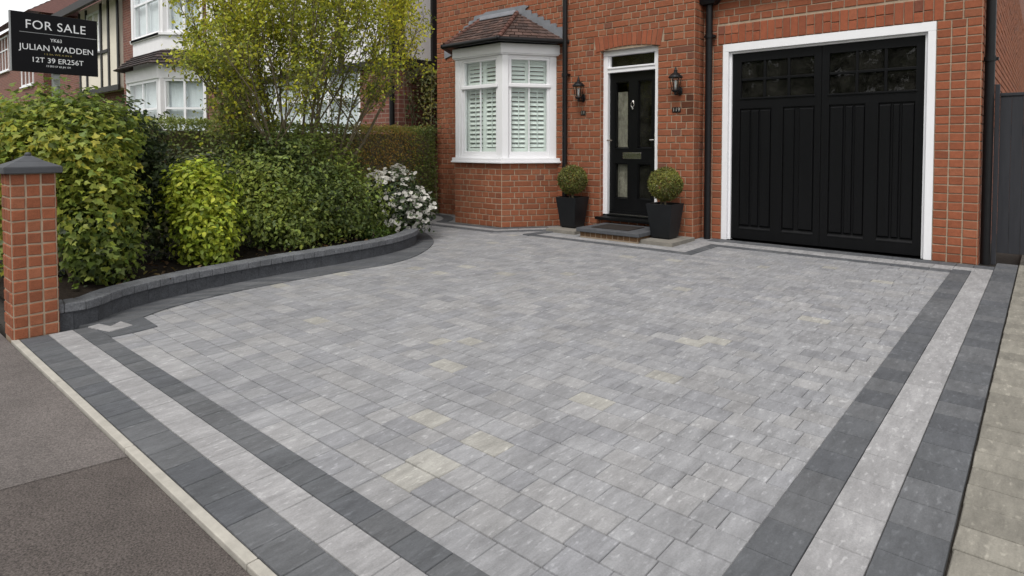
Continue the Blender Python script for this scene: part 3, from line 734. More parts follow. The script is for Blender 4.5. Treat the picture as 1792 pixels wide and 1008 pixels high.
mb = MB(); mb.box(-3.475, -3.345, LY + .06, LY + .066, 0.36, 1.66); sub(mb.build('painted_reflection', M['reflection']), door)  # mottled panel painted as the reflection seen in the left door panes
mb = MB(); mb.box(-3.37, -3.125, LY - .008, LY - .0005, 0.864, 0.938); mb.box(-3.365, -3.13, LY - .013, LY - .0082, 0.925, 0.937); sub(mb.build('letterbox', M['chrome'], bev=.002), door)
mb = MB(); mb.box(-3.572, -3.545, LY - .01, LY - .0005, 0.935, 1.15); mb.tube([(-3.558, LY - .01, 1.085), (-3.558, LY - .05, 1.085), (-3.49, LY - .055, 1.082)], .008, 8); sub(mb.build('door_handle', M['chrome'], bev=.002), door)
mb = MB(); mb.box(-2.958, -2.938, LY - .01, LY - .0005, 1.0, 1.16); mb.tube([(-2.948, LY - .01, 1.085), (-2.948, LY - .045, 1.085), (-2.995, LY - .05, 1.083)], .007, 8); sub(mb.build('door_pull', M['chrome'], bev=.002), door)
mb = MB(); kx = -3.236
mb.lathe([(0, 0), (.018, 0), (.018, .012), (.006, .02), (0, .022)], 0, 0, 12)
mb.v = [(kx + x, LY - z, 1.535 + y) for x, y, z in mb.v]
ring = [(kx + .020 * math.sin(t), LY - .018, 1.50 + .033 * math.cos(t)) for t in [2 * math.pi * k / 14 for k in range(15)]]
mb.tube(ring, .005, 8); mb.tube([(kx, LY - .018, 1.47), (kx, LY - .014, 1.445)], [.009, .012], 8)
sub(mb.build('door_knocker', M['chrome']), door)
mb = MB(); mb.box(DX0 + .003, DX1 - .003, FY - .005, LY + .1, 0.178, 0.198); mb.box(DX0 - .03, DX1 + .03, YD - .075, YD - .0085, 0.137, 0.172); mb.box(DX0 + .002, DX1 - .002, YD - .0083, LY + .1, 0.137, 0.176)
mb.build('threshold', M['black_gloss'], house, bev=.006)
mb = MB(); mb.box(lx0 + .012, lx1 - .012, LY - .026, LY - .0005, .1985, .2045); mb.build('weather_bar', M['chrome'], house)
mb = MB(frame((DX0, YD + .004, 0), 0)); brickwall(mb, DX1 - DX0, 0, .136, seed=33, course=.068, bond='mix'); mb.build('threshold_brickwork', M['brick'], house)
mb = MB(); mb.box(DX0 + .001, DX1 - .001, YD + .0045, LY + .1, -0.02, .1355); mb.build('threshold_core', M['mortar'], house)

# ---- garage
mb = MB(); gy = -.004
mb.box(GX0 + .002, GX0 + .062, gy, .10, 0.004, GZ - .085); mb.box(GX1 - .062, GX1 - .002, gy, .10, 0.004, GZ - .085); mb.box(GX0 + .002, GX1 - .002, gy, .10, GZ - .0848, GZ - .002)
mb.box(GX0 + .0622, GX0 + .085, .035, .1, 0.004, GZ - .086); mb.box(GX1 - .085, GX1 - .0622, .035, .1, 0.004, GZ - .086); mb.box(GX0 + .0852, GX1 - .0852, .035, .1, GZ - .105, GZ - .086)
mb.build('garage_frame', M['upvc'], house, bev=.003)
gx0, gx1 = GX0 + .086, GX1 - .086; gm = -1.255; DYG = .058
mb = MB()
WIN = [(-2.045, -1.325, 1.527, 1.908), (-1.187, -0.473, 1.522, 1.915)]
PAN = [(-2.055, -1.73, .132, 1.412), (-1.615, -1.315, .132, 1.415), (-1.183, -.872, .132, 1.416), (-.765, -.475, .132, 1.418)]
gd = None
for (a, b_, hs_) in ((gx0 + .002, gm - .002, [WIN[0]] + PAN[:2]), (gm + .002, gx1 - .002, [WIN[1]] + PAN[2:])):
    panelgrid(mb, a, b_, .022, 1.998, hs_, DYG, DYG + .045)
rp = [(-2.055, -1.945, -1.935, -1.855, -1.845, -1.735), (-1.612, -1.50, -1.462, -1.32), (-1.18, -1.055, -1.045, -.975, -.965, -.875), (-.762, -.66, -.65, -.59, -.58, -.478)]
for p_, r_ in zip(PAN, rp):
    mb.box(p_[0] + .0005, p_[1] - .0005, DYG + .016, DYG + .044, p_[2], p_[3])
    for i in range(0, len(r_), 2):
        x0_, x1_ = r_[i] + .002, r_[i + 1] - .002
        a_ = [(x0_, DYG + .0162, p_[2] + .03), (x1_, DYG + .0162, p_[2] + .03), (x1_, DYG + .0162, p_[3] - .012), (x0_, DYG + .0162, p_[3] - .012)]
        q_ = [(x0_ + .007, DYG + .001, p_[2] + .045), (x1_ - .007, DYG + .001, p_[2] + .045), (x1_ - .007, DYG + .001, p_[3] - .03), (x0_ + .007, DYG + .001, p_[3] - .03)]
        mb.frustum(a_, q_)
    # sloping bottom rail weathering that catches the light
    mb.frustum([(p_[0] + .001, DYG - .004, p_[2] - .010), (p_[1] - .001, DYG - .004, p_[2] - .010), (p_[1] - .001, DYG + .0157, p_[2] - .01), (p_[0] + .001, DYG + .0157, p_[2] - .01)],
               [(p_[0] + .001, DYG - .004, p_[2] + .002), (p_[1] - .001, DYG - .004, p_[2] + .002), (p_[1] - .001, DYG + .0157, p_[2] + .022), (p_[0] + .001, DYG + .0157, p_[2] + .022)])
gd = mb.build('garage_door', M['garage_paint'], house)
for w_ in WIN:
    mb = MB(); x0_, x1_, a, b_ = w_
    mid = (a + b_) / 2
    for k in (1, 2):
        xk = x0_ + (x1_ - x0_) * k / 3; mb.box(xk - .012, xk + .012, DYG + .004, DYG + .03, a + .0005, mid - .0122); mb.box(xk - .012, xk + .012, DYG + .004, DYG + .03, mid + .0122, b_ - .0005)
    mb.box(x0_ + .0005, x1_ - .0005, DYG + .004, DYG + .03, mid - .012, mid + .012)
    mb.box(x0_ - .01, x1_ + .01, DYG - .012, DYG - .0005, a - .018, a - .002)
    sub(mb.build('glazing_bar', M['garage_paint'], bev=.002), gd)
    for i in range(3):
        for j in range(2):
            wq = (x1_ - x0_) / 3; xx0, xx1 = x0_ + i * wq + (.0125 if i else .001), x0_ + (i + 1) * wq - (.0125 if i < 2 else .001)
            zz0, zz1 = (a + .001, mid - .0125) if j == 0 else (mid + .0125, b_ - .001)
            g2 = MB(); tl = random.Random(i * 7 + j).uniform(-.002, .002); g2.frustum([(xx0, DYG + .02 + tl, zz0), (xx1, DYG + .02 - tl, zz0), (xx1, DYG + .024 - tl, zz0), (xx0, DYG + .024 + tl, zz0)], [(xx0, DYG + .02 - tl, zz1), (xx1, DYG + .02 + tl, zz1), (xx1, DYG + .024 + tl, zz1), (xx0, DYG + .024 - tl, zz1)])
            sub(g2.build('garage_pane', M['darkglass']), gd)
mb = MB(); mb.box(gx0, gx1, .2, .22, 0, 2.3); mb.build('garage_interior', M['dark'], house)

# ---- drainpipes
def pipe(x, y, z0, z1, r, name, label, brk=(), hop=None):
    mb = MB(); mb.tube([(x, y, z0), (x, y, z1)], r, 14)
    for z in brk: mb.tube([(x, y, z - .02), (x, y, z + .02)], r * 1.22, 14); mb.box(x - r * 1.6, x + r * 1.6, y, y + r + .02, z - .012, z + .012)
    o = mb.build(name, M['black_iron'], house); o['label'] = label
    if hop:
        mb = MB(); h0, h1 = hop
        mb.frustum([(x - .07, y - .06, h0), (x + .07, y - .06, h0), (x + .07, y + .05, h0), (x - .07, y + .05, h0)], [(x - .15, y - .10, h0 + .09), (x + .15, y - .10, h0 + .09), (x + .15, y + .055, h0 + .09), (x - .15, y + .055, h0 + .09)])
        mb.box(x - .16, x + .16, y - .11, y + .056, h0 + .0902, h1); sub(mb.build('hopper', M['black_iron'], bev=.004), o)
pipe(-4.11, YD - .055, 0.02, 5.1, .031, 'drainpipe', 'slim black drainpipe between the bay window and the front door', (1.9, 4.0))
pipe(-2.355, -.062, 0.0, 2.56, .036, 'drainpipe', 'black drainpipe with hopper between the front door and the garage', (2.2,), (2.535, 2.74))
pipe(.048, .10, 0.0, 5.1, .036, 'drainpipe', 'black drainpipe at the right hand corner beside the grey gate', (1.75, 3.6))

# ---- text helper
def text(s, name, size, m, mtx, parent, ext=.0015, squeeze=1.0, align='CENTER', space=1.0):
    cu = bpy.data.curves.new(name, 'FONT'); cu.body = s; cu.size = size; cu.align_x = align; cu.align_y = 'CENTER'; cu.extrude = ext; cu.space_character = space
    t = bpy.data.objects.new(name, cu); COL.objects.link(t)
    dg = bpy.context.evaluated_depsgraph_get(); me = bpy.data.meshes.new_from_object(t.evaluated_get(dg)); me.name = name
    bpy.data.objects.remove(t); me.materials.clear(); me.materials.append(m)
    me.transform(Matrix.Diagonal((squeeze, 1, 1, 1)))
    me.transform(mtx)
    o = bpy.data.objects.new(name, me); COL.objects.link(o)
    return sub(o, parent)
FACE_S = Matrix.Rotation(R(90), 4, 'X')            # text facing -y
FACE_E = Matrix.Rotation(R(90), 4, 'Z') @ Matrix.Rotation(R(90), 4, 'X')   # text facing +x
for s, x, z in (('11', -3.865, 1.42), ('119', -2.635, 1.41)):
    mb = MB(); hw_ = .036 if len(s) == 2 else .05
    mb.box(x - hw_, x + hw_, YD - .0145, YD - .0085, z - .028, z + .028, (1, 1, 1)); p = mb.build('number_plate', M['black_iron'], house, bev=.002); p['label'] = 'small dark house number plate with pale figures'
    for i_, ch_ in enumerate(s): text(ch_, 'house_number', .056, M['ceramic'], Matrix.Translation((x + (i_ - (len(s) - 1) / 2) * .03, YD - .0155, z)) @ FACE_S, p)

# ---- lanterns
def lantern(x, z, label):
    y = YD - .115
    t = thing('wall_lantern', (x, YD - .008, z), label, 'lantern', 'lanterns either side of the front door')
    mb = MB(); mb.lathe([(0, 0), (.030, 0), (.032, .006), (.018, .012), (0, .013)], 0, 0, 14)
    mb.v = [(x + a, YD - .008 - c, z - .085 + b_ * 1.6) for a, b_, c in mb.v]
    mb.tube([(x, YD - .018, z - .085), (x, YD - .05, z - .12), (x, y + .01, z - .125), (x, y, z - .10)], [.011, .010, .010, .014], 8)
    mb.build('wall_bracket', M['black_iron'], t)
    mb = MB(); n = 6
    mb.lathe([(0, z - .135), (.012, z - .13), (.016, z - .118), (.010, z - .11), (.026, z - .10), (.040, z - .088), (.042, z - .078), (.0, z - .078)], x, y, 12)
    mb.build('lantern_base', M['black_iron'], t)
    mb = MB()
    for k in range(n):
        a = 2 * math.pi * (k + .5) / n; mb.tube([(x + .038 * math.cos(a), y + .038 * math.sin(a), z - .08), (x + .060 * math.cos(a), y + .060 * math.sin(a), z + .052)], .0038, 6)
    mb.build('cage_bars', M['black_iron'], t)
    mb = MB(); mb.lathe([(.036, z - .077), (.057, z + .05)], x, y, 6, rot=math.pi / 6, smooth=False); mb.build('lantern_glass', M['glass'], t)
    mb = MB(); mb.lathe([(0, z - .07), (.011, z - .07), (.011, z - .01), (.014, z), (.014, z + .02), (0, z + .03)], x, y, 10); mb.build('bulb', M['letter'], t)
    mb = MB(); mb.lathe([(.0, z + .05), (.076, z + .05), (.078, z + .058), (.058, z + .078), (.040, z + .098), (.022, z + .108), (.016, z + .122), (.024, z + .128), (.012, z + .136), (.014, z + .146), (.004, z + .168), (0, z + .172)], x, y, 12)
    for k in range(6):
        a = 2 * math.pi * k / 6; mb.tube([(x + .072 * math.cos(a), y + .072 * math.sin(a), z + .056), (x + .076 * math.cos(a), y + .076 * math.sin(a), z + .074)], [.007, .002], 6)
    mb.build('lantern_roof', M['black_iron'], t)
lantern(-3.862, 1.685, 'black wall lantern on the brick strip between bay window and front door')
lantern(-2.598, 1.695, 'black wall lantern between the front door and the garage')

# ------------------------------------------------------------------ doorstep, mat, slabs, planters
ds = thing('doorstep', (-3.13, -.55, 0), 'low grey stone doorstep on a brick riser below the front door', 'doorstep')
mb = MB(); mb.box(-3.53, -2.74, -.87, YD - .01, .062, .104); mb.build('step_slab', M['stone'], ds, bev=.006)
mb = MB(frame((-3.50, -.835, 0), 0)); brickwall(mb, .73, 0.008, .061, seed=41, course=.053, bond='head', head=.06, warm=.6); mb.m = frame((-2.77, -.835, 0), math.pi / 2); brickwall(mb, .57, .008, .061, seed=42, course=.053, bond='head', head=.06, warm=.6); mb.build('brick_riser', M['brick'], ds)
mb = MB(); mb.box(-3.498, -2.772, -.833, YD - .012, -.02, .0615); mb.build('step_core', M['mortar'], ds)
mb = MB(); mb.box(-3.40, -2.93, -.76, -.40, .1045, .112); tag(mb.build('door_mat', M['mat'], bev=.003), 'thin dark door mat lying on the doorstep', 'door mat')
def slab(x0, x1, y0, y1, label):
    mb = MB(); mb.box(x0, x1, y0, y1, -.03, .036); o = mb.build('paving_slab', M['concrete'], bev=.004); tag(o, label, 'paving slab', 'slabs under the planters')
slab(-4.06, -3.64, -.74, -.27, 'pale concrete slab under the planter beside the bay window'); slab(-2.82, -2.40, -.80, -.27, 'pale concrete slab under the planter between door and garage')

# ------------------------------------------------------------------ foliage
def leafmesh(name, P, Nn, size, cols, kind, parent=None, down=0.35, seed=0, mname='leaf'):
    rs = np.random.default_rng(seed); n = len(P)
    Nn = Nn / (np.linalg.norm(Nn, axis=1, keepdims=True) + 1e-9)
    r = rs.normal(size=(n, 3)); r[:, 2] -= down
    d = r - (r * Nn).sum(1, keepdims=True) * Nn; d /= (np.linalg.norm(d, axis=1, keepdims=True) + 1e-9)
    b = np.cross(Nn, d)
    if kind == 'oval':
        T = np.array([(0, 0, 0), (-.27, .3, .07), (-.22, .68, .05), (0, 1, -.06), (.22, .68, .05), (.27, .3, .07)]); F = [(0, 3, 2, 1), (0, 5, 4, 3)]
    elif kind == 'lobed':
        T = np.array([(0, 0, 0), (-.34, -.05, .05), (-.55, .34, .02), (-.25, .42, .06), (0, 1, -.08), (.25, .42, .06), (.55, .34, .02), (.34, -.05, .05)]); F = [(0, 4, 3, 2, 1), (0, 7, 6, 5, 4)]
    elif kind == 'petal':
        T = np.array([(0, .0, 0), (-.42, .3, .1), (-.3, .8, .12), (0, .95, .02), (.3, .8, .12), (.42, .3, .1)]); F = [(0, 3, 2, 1), (0, 5, 4, 3)]
    else:
        T = np.array([(0, 0, 0), (-.3, .5, .06), (0, 1, -.03), (.3, .5, .06)]); F = [(0, 2, 1), (0, 3, 2)]
    k = len(T); sz = (size * rs.uniform(.65, 1.3, n))[:, None, None]
    cur = rs.uniform(.4, 1.8, n)[:, None, None]
    V = P[:, None, :] + sz * (T[None, :, 0:1] * b[:, None, :] + T[None, :, 1:2] * d[:, None, :] + cur * T[None, :, 2:3] * Nn[:, None, :])
    me = bpy.data.meshes.new(name)
    off = (np.arange(n) * k)[:, None]
    faces = []
    lens = [len(f) for f in F]; loops = np.concatenate([off + np.array(f)[None, :] for f in F], axis=1).ravel()
    me.vertices.add(n * k); me.vertices.foreach_set('co', V.astype(np.float32).ravel())
    me.loops.add(len(loops)); me.loops.foreach_set('vertex_index', loops.astype(np.int32))
    tot = np.tile(np.array(lens, dtype=np.int32), n); st = np.concatenate([[0], np.cumsum(tot)[:-1]]).astype(np.int32)
    me.polygons.add(len(tot)); me.polygons.foreach_set('loop_start', st)
    me.update(calc_edges=True); me.validate()
    at = me.color_attributes.new('Col', 'FLOAT_COLOR', 'POINT')
    c4 = np.concatenate([np.repeat(cols, k, axis=0), np.ones((n * k, 1))], axis=1); at.data.foreach_set('color', c4.astype(np.float32).ravel())
    me.materials.append(M[mname])
    o = bpy.data.objects.new(name, me); COL.objects.link(o)
    if parent is not None: o.parent = parent; o.location = -Vector(parent.location)
    return o
def vnoise(P, f, seed):
    rs = np.random.default_rng(seed); out = np.zeros(len(P))
    for _ in range(5):
        kx = rs.normal(size=3) * f; out += np.sin(P @ kx + rs.uniform(0, 6.28))
    return out / 5
def shrubpts(lobes, n, rs, spr=8, sprad=0.06, shell=0.62, rough=0.16, zmin=None, seed=0):
    """sprigs of leaves through the outer volume of a set of ellipsoid lobes"""
    W = np.array([l[6] if len(l) > 6 else (l[3] * l[4] + l[4] * l[5] + l[3] * l[5]) for l in lobes]); W = W / W.sum()
    Pn, Nn = [], []
    m = n // spr
    ch = rs.choice(len(lobes), m, p=W); L = np.array([l[:6] for l in lobes])[ch]
    d = rs.normal(size=(m, 3)); d /= np.linalg.norm(d, axis=1, keepdims=True)
    rad = shell + (1 - shell) * rs.uniform(0, 1, m) ** 0.6
    rad *= 1 + rough * vnoise(L[:, :3] + d, 6, seed + 5) * 1.6
    C = L[:, :3] + d * L[:, 3:6] * rad[:, None]
    nn = d / L[:, 3:6]; nn /= np.linalg.norm(nn, axis=1, keepdims=True)
    P = np.repeat(C, spr, 0) + rs.normal(size=(m * spr, 3)) * sprad
    N_ = np.repeat(nn, spr, 0) * .75 + np.array([0, 0, .55]) + rs.normal(size=(m * spr, 3)) * .5
    if zmin is not None: k = P[:, 2] > zmin; P, N_ = P[k], N_[k]
    return P, N_
def colmix(P, rs, pal, wts, f=3.0, seed=0, jit=.18):
    pal = np.array(pal); t = vnoise(P, f, seed) * 1.1 + rs.normal(size=len(P)) * .45
    e = np.cumsum(wts) / np.sum(wts); q = .5 * (1 + np.vectorize(math.erf)(t / .9))
    i = np.minimum(np.searchsorted(e, q), len(pal) - 1)
    return pal[i] * rs.uniform(1 - jit, 1 + jit, (len(P), 1)) * (1 + rs.normal(size=(len(P), 3)) * .04)
def stems(mb, base, tips, rnd, r0=.014, r1=.004, bend=.1, n=5):
    b = Vector(base)
    for t in tips:
        t = Vector(t); pts = []
        o = Vector((rnd.uniform(-1, 1), rnd.uniform(-1, 1), 0)) * bend
        for k in range(n + 1):
            u = k / n; p = b.lerp(t, u); p.z = b.z + (t.z - b.z) * (u ** .8); pts.append(p + o * math.sin(u * math.pi))
        mb.tube(pts, [r0 + (r1 - r0) * k / n for k in range(n + 1)], 6)
def shrub(name, label, cat, base, lobes, n, size, kind, pal, wts, seed, spr=8, sprad=.06, shell=.62, rough=.16, zmin=None, f=3.0, down=.35, nst=9, group=None, extra=None):
    rs = np.random.default_rng(seed); rnd = random.Random(seed)
    t = thing(name, base, label, cat, group)
    P, N_ = shrubpts(lobes, n, rs, spr, sprad, shell, rough, zmin, seed)
    leafmesh('foliage', P, N_, size, colmix(P, rs, pal, wts, f, seed), kind, t, down, seed)
    mb = MB(); tips = []
    for _ in range(nst):
        l = rnd.choice(lobes); tips.append((l[0] + rnd.uniform(-.6, .6) * l[3], l[1] + rnd.uniform(-.6, .6) * l[4], l[2] + rnd.uniform(-.2, .7) * l[5]))
    stems(mb, base, tips, rnd); mb.build('stem', M['bark'], t)
    return t, rs
YG1, YG2, GR1, GR2, DG1, DG2 = (0.38, 0.34, 0.05), (0.22, 0.24, 0.038), (0.12, 0.155, 0.034), (0.07, 0.10, 0.028), (0.042, 0.062, 0.022), (0.026, 0.042, 0.018)
BRN, ORG = (0.105, 0.065, 0.025), (0.13, 0.07, 0.02)
# big variegated shrub behind the pillar
shrub('garden_shrub', 'tall bushy shrub with yellow green lobed leaves behind the brick gate pillar', 'shrub', (-4.75, -5.3, .08),
      [(-4.62, -5.32, .95, .42, .30, .36), (-4.42, -5.22, .62, .26, .24, .42), (-4.9, -5.45, .95, .5, .36, .42), (-4.45, -5.18, .32, .24, .2, .28), (-5.1, -5.42, .7, .5, .38, .6), (-4.75, -5.15, 1.08, .35, .28, .26)],
      19000, .042, 'lobed', [(0.40, 0.39, 0.055), (0.27, 0.32, 0.05), (0.18, 0.24, 0.045), (0.11, 0.155, 0.036), DG1], [1.5, 3, 3, 1.8, .5], 101, spr=7, sprad=.05, zmin=.06, f=3.2, down=.8)
shrub('garden_shrub', 'rounded dark green shrub behind the yellow green one at the sale board', 'shrub', (-5.3, -4.75, .1),
      [(-5.25, -4.86, 1.03, .34, .33, .34), (-5.2, -4.80, .72, .34, .28, .38), (-5.5, -5.05, .97, .42, .40, .45)],
      7500, .05, 'oval', [GR1, GR2, DG1, DG2], [.6, 2, 3, 2.4], 102, spr=7, sprad=.05, zmin=.3, f=3)
shrub('garden_shrub', 'bright lime green bushy shrub by the middle of the low wall', 'shrub', (-4.62, -4.4, .08),
      [(-4.66, -4.44, .66, .24, .22, .22), (-4.58, -4.42, .40, .24, .22, .28), (-4.6, -4.42, .22, .2, .18, .18), (-4.8, -4.42, .55, .26, .24, .28)],
      7000, .045, 'oval', [(0.42, 0.47, 0.045), (0.31, 0.38, 0.042), (0.21, 0.28, 0.038), (0.11, 0.155, 0.03)], [1.6, 3, 3, 1.4], 103, spr=7, sprad=.045, zmin=.05, f=4, down=.7)
shrub('garden_shrub', 'loose shrub with cream and pinkish leaf tips behind the lime green shrub', 'shrub', (-5.15, -4.3, .1),
      [(-5.2, -4.25, .62, .34, .34, .36), (-5.0, -4.55, .4, .3, .3, .34)],
      3800, .045, 'oval', [(0.42, 0.36, 0.26), (0.20, 0.20, 0.10), (0.10, 0.12, 0.05), (0.045, 0.065, 0.028)], [.8, 1.6, 3, 3], 104, spr=6, sprad=.05, zmin=.1, f=4)
# large mass of green shrubs below the tree
shrub('garden_shrub', 'broad mid green shrub mass spreading below the tree to the wall', 'shrub', (-5.0, -3.5, .1),
      [(-4.95, -3.68, .55, .40, .38, .45), (-4.75, -3.6, .34, .36, .42, .28), (-4.8, -3.15, .38, .36, .42, .34), (-5.2, -3.25, .78, .48, .52, .42), (-5.3, -3.62, .86, .38, .36, .36), (-5.0, -2.75, .38, .38, .34, .36)],
      22000, .040, 'oval', [(0.28, 0.33, 0.06), (0.20, 0.255, 0.052), (0.14, 0.185, 0.046), (0.085, 0.12, 0.034), DG1], [1.4, 2.8, 3, 1.8, .6], 105, spr=8, sprad=.055, rough=.27, zmin=.06, f=3.4, down=.6, nst=16)
# white variegated shrub at the end of the wall
t, rs = shrub('flowering_shrub', 'white flowered shrub with grey green leaves at the far end of the low wall', 'shrub', (-4.98, -2.3, .09),
      [(-4.98, -2.3, .42, .32, .32, .34), (-4.88, -2.2, .30, .28, .26, .26)],
      3800, .042, 'oval', [(0.10, 0.135, 0.06), (0.06, 0.09, 0.035), (0.038, 0.06, 0.025)], [1.5, 3, 2], 106, spr=7, sprad=.045, zmin=.06, f=5)
P, N_ = shrubpts([(-4.98, -2.3, .43, .34, .34, .36), (-4.86, -2.18, .32, .30, .27, .27)], 950, rs, 4, .02, .9, .14, .1, 8)
leafmesh('blossom', P, N_ + np.array([.3, -.3, .3]), .05, np.array([(0.74, 0.72, 0.66)]) * rs.uniform(.75, 1.08, (len(P), 1)), 'petal', t, .2, 12)
for i, (bx, by, r_) in enumerate(((-4.72, -2.62, .10), (-4.66, -2.82, .08), (-4.82, -2.40, .08))):
    shrub('ground_plant', ('low fresh green plant between wall and white shrub', 'small green plant nearest the tree side of the white shrub', 'small green tuft at the curved wall end')[i], 'plant', (bx, by, .08),
          [(bx, by, .13, r_, r_, .07)], 420, .028, 'oval', [(0.12, 0.19, 0.03), (0.07, 0.12, 0.028)], [1, 1], 120 + i, spr=6, sprad=.02, shell=.4, zmin=.07, nst=3)

rs = np.random.default_rng(88); n = 260
P = np.c_[rs.uniform(-5.6, -3.95, n), rs.uniform(-5.3, -2.3, n), np.zeros(n)]
P = np.array([p for p in P if inpoly(p[0], p[1], BEDPOLY)]); P[:, 2] = .125 + SL * P[:, 1] + rs.uniform(0, .02, len(P))
lo = leafmesh('leaf_litter', P, np.array([0, 0, 1]) + rs.normal(size=P.shape) * .35, .045, colmix(P, rs, [(0.16, 0.10, 0.04), (0.10, 0.06, 0.03), (0.20, 0.17, 0.05)], [1, 2, 1], 3, 2), 'oval', None, 0, 3)
tag(lo, 'fallen brown leaves scattered over the dark soil of the bed', 'leaf litter'); lo['kind'] = 'stuff'
# multi-stemmed tree
tb = (-5.55, -3.1, .1)
tree = thing('garden_tree', tb, 'multi stemmed tree with airy yellow green leaves in the planting bed', 'tree')
rnd = random.Random(77); mb = MB(); tipsP = []
def branch(p, d, L, r, lev):
    pts = [p.copy()]; rr = [r]; n = 5; q = p.copy(); dd = d.copy()
    for k in range(n):
        dd = (dd + Vector((rnd.uniform(-.13, .13), rnd.uniform(-.13, .13), rnd.uniform(-.02, .12)))).normalized()
        q = q + dd * (L / n)
        if ((q.x + 5.55) / 1.05) ** 2 + ((q.y + 2.92) / 1.2) ** 2 > 1 and k > 0: n = k; break
        pts.append(q.copy()); rr.append(r * (1 - .55 * (k + 1) / 5))
        if lev >= 1:
            for _ in range(3 if lev == 1 else 5): tipsP.append((q + Vector((rnd.gauss(0, .05), rnd.gauss(0, .05), rnd.gauss(0, .05))), dd.copy()))
    mb.tube(pts, rr, 7 if lev < 2 else 5, caps=False)
    if lev < 3:
        for _ in range((7, 4, 3)[lev]):
            k = rnd.randint(min(n, 2 if lev == 0 else 1), n); a = pts[k]
            nd = (dd + Vector((rnd.uniform(-1, 1), rnd.uniform(-1, 1), rnd.uniform(-.35, .6))) * (.75 if lev else .7)).normalized()
            branch(a, nd, L * rnd.uniform(.38, .62), rr[k] * .6, lev + 1)
base = Vector(tb)
for i in range(16):
    a = 2 * math.pi * i / 16 + rnd.uniform(-.2, .2); t_ = rnd.uniform(.15, .8)
    d = Vector((math.cos(a) * t_ * .75, math.sin(a) * t_ * 1.15, 1)).normalized()
    branch(base + Vector((math.cos(a) * .07, math.sin(a) * .07, 0)), d, rnd.uniform(2.0, 2.9), rnd.uniform(.013, .021), 0)
mb.build('trunk', M['bark'], tree)
rs = np.random.default_rng(55)
TP = np.array([tuple(p) for p, d in tipsP]); keep = (TP[:, 2] > .95) & (np.abs(TP[:, 1] + 3.0) < 1.75)
TP = TP[keep]; idx = rs.choice(len(TP), min(len(TP), 9800), replace=False); TP = TP[idx]
spr = 5; P = np.repeat(TP, spr, 0) + rs.normal(size=(len(TP) * spr, 3)) * .045
N_ = rs.normal(size=(len(P), 3)) * .7 + np.array([.25, -.35, .6])
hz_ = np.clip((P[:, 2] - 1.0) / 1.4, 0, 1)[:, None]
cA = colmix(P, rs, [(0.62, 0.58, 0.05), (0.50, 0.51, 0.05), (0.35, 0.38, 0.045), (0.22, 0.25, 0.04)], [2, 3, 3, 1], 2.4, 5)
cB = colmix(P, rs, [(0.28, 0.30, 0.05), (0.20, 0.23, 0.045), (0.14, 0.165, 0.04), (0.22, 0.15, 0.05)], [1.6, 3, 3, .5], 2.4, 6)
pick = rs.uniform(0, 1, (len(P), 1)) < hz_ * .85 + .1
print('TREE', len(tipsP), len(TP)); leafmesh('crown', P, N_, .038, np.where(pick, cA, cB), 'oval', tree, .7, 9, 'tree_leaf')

# boundary hedge
def hedge(name, label, x0, x1, y0, y1, z1, n, pal, wts, seed, zmin=.0, size=.03, colf=None):
    rs = np.random.default_rng(seed); t = thing(name, ((x0 + x1) / 2, (y0 + y1) / 2, 0), label, 'hedge')
    A_ = [(y1 - y0) * z1, (y1 - y0) * z1 * .3, (x1 - x0) * (y1 - y0), (x1 - x0) * z1, (x1 - x0) * z1]; A_ = np.array(A_) / sum(A_)
    fc = rs.choice(5, n, p=A_); U, V, D = rs.uniform(size=n), rs.uniform(size=n), np.abs(rs.normal(size=n)) * .05
    P = np.zeros((n, 3)); Q = np.zeros((n, 3)); dz = z1 - zmin
    for k in range(5):
        m = fc == k
        if k == 0: P[m] = np.c_[x1 - D[m], y0 + U[m] * (y1 - y0), zmin + V[m] * dz]; Q[m] = (1, 0, .2)
        if k == 1: P[m] = np.c_[x0 + D[m], y0 + U[m] * (y1 - y0), zmin + V[m] * dz]; Q[m] = (-1, 0, .2)
        if k == 2: P[m] = np.c_[x0 + U[m] * (x1 - x0), y0 + V[m] * (y1 - y0), z1 - D[m]]; Q[m] = (0, 0, 1)
        if k == 3: P[m] = np.c_[x0 + U[m] * (x1 - x0), y0 + D[m], zmin + V[m] * dz]; Q[m] = (0, -1, .2)
        if k == 4: P[m] = np.c_[x0 + U[m] * (x1 - x0), y1 - D[m], zmin + V[m] * dz]; Q[m] = (0, 1, .2)
    P += Q * (vnoise(P, 5, seed) * .035 + vnoise(P, 14, seed + 1) * .018)[:, None] + rs.normal(size=P.shape) * .012
    cols = colf(P, rs) if colf else colmix(P, rs, pal, wts, 3, seed)
    leafmesh('foliage', P, Q * .8 + rs.normal(size=P.shape) * .55 + np.array([0, 0, .25]), size, cols, 'small', t, .2, seed)
    mb = MB(); mb.box(x0 + .10, x1 - .10, y0 + .10, y1 - .10, 0, z1 - .12); rnd = random.Random(seed)
    mb.build('twigs', M['bark'], t)
    return t
def hcol(P, rs):
    a = colmix(P, rs, [(0.27, 0.31, 0.07), (0.19, 0.24, 0.06), (0.12, 0.155, 0.045)], [1, 2, 2], 4, 3)
    o = colmix(P, rs, [(0.50, 0.35, 0.08), (0.37, 0.23, 0.065), (0.28, 0.25, 0.06)], [1, 2, 2], 4, 4)
    y_, z_ = P[:, 1], P[:, 2]
    pr = np.clip(1 - np.abs(y_ + 1.25) / .75, 0, 1) * np.clip((z_ - .35) / .6, 0, 1) * 1.4
    return np.where(rs.uniform(size=(len(P), 1)) < pr[:, None], o, a)
hedge('clipped_hedge', 'long clipped green hedge with a browning top beside the brick house', -6.95, -6.42, -4.3, -.32, 1.30, 30000, None, None, 31, .0, .033, hcol)
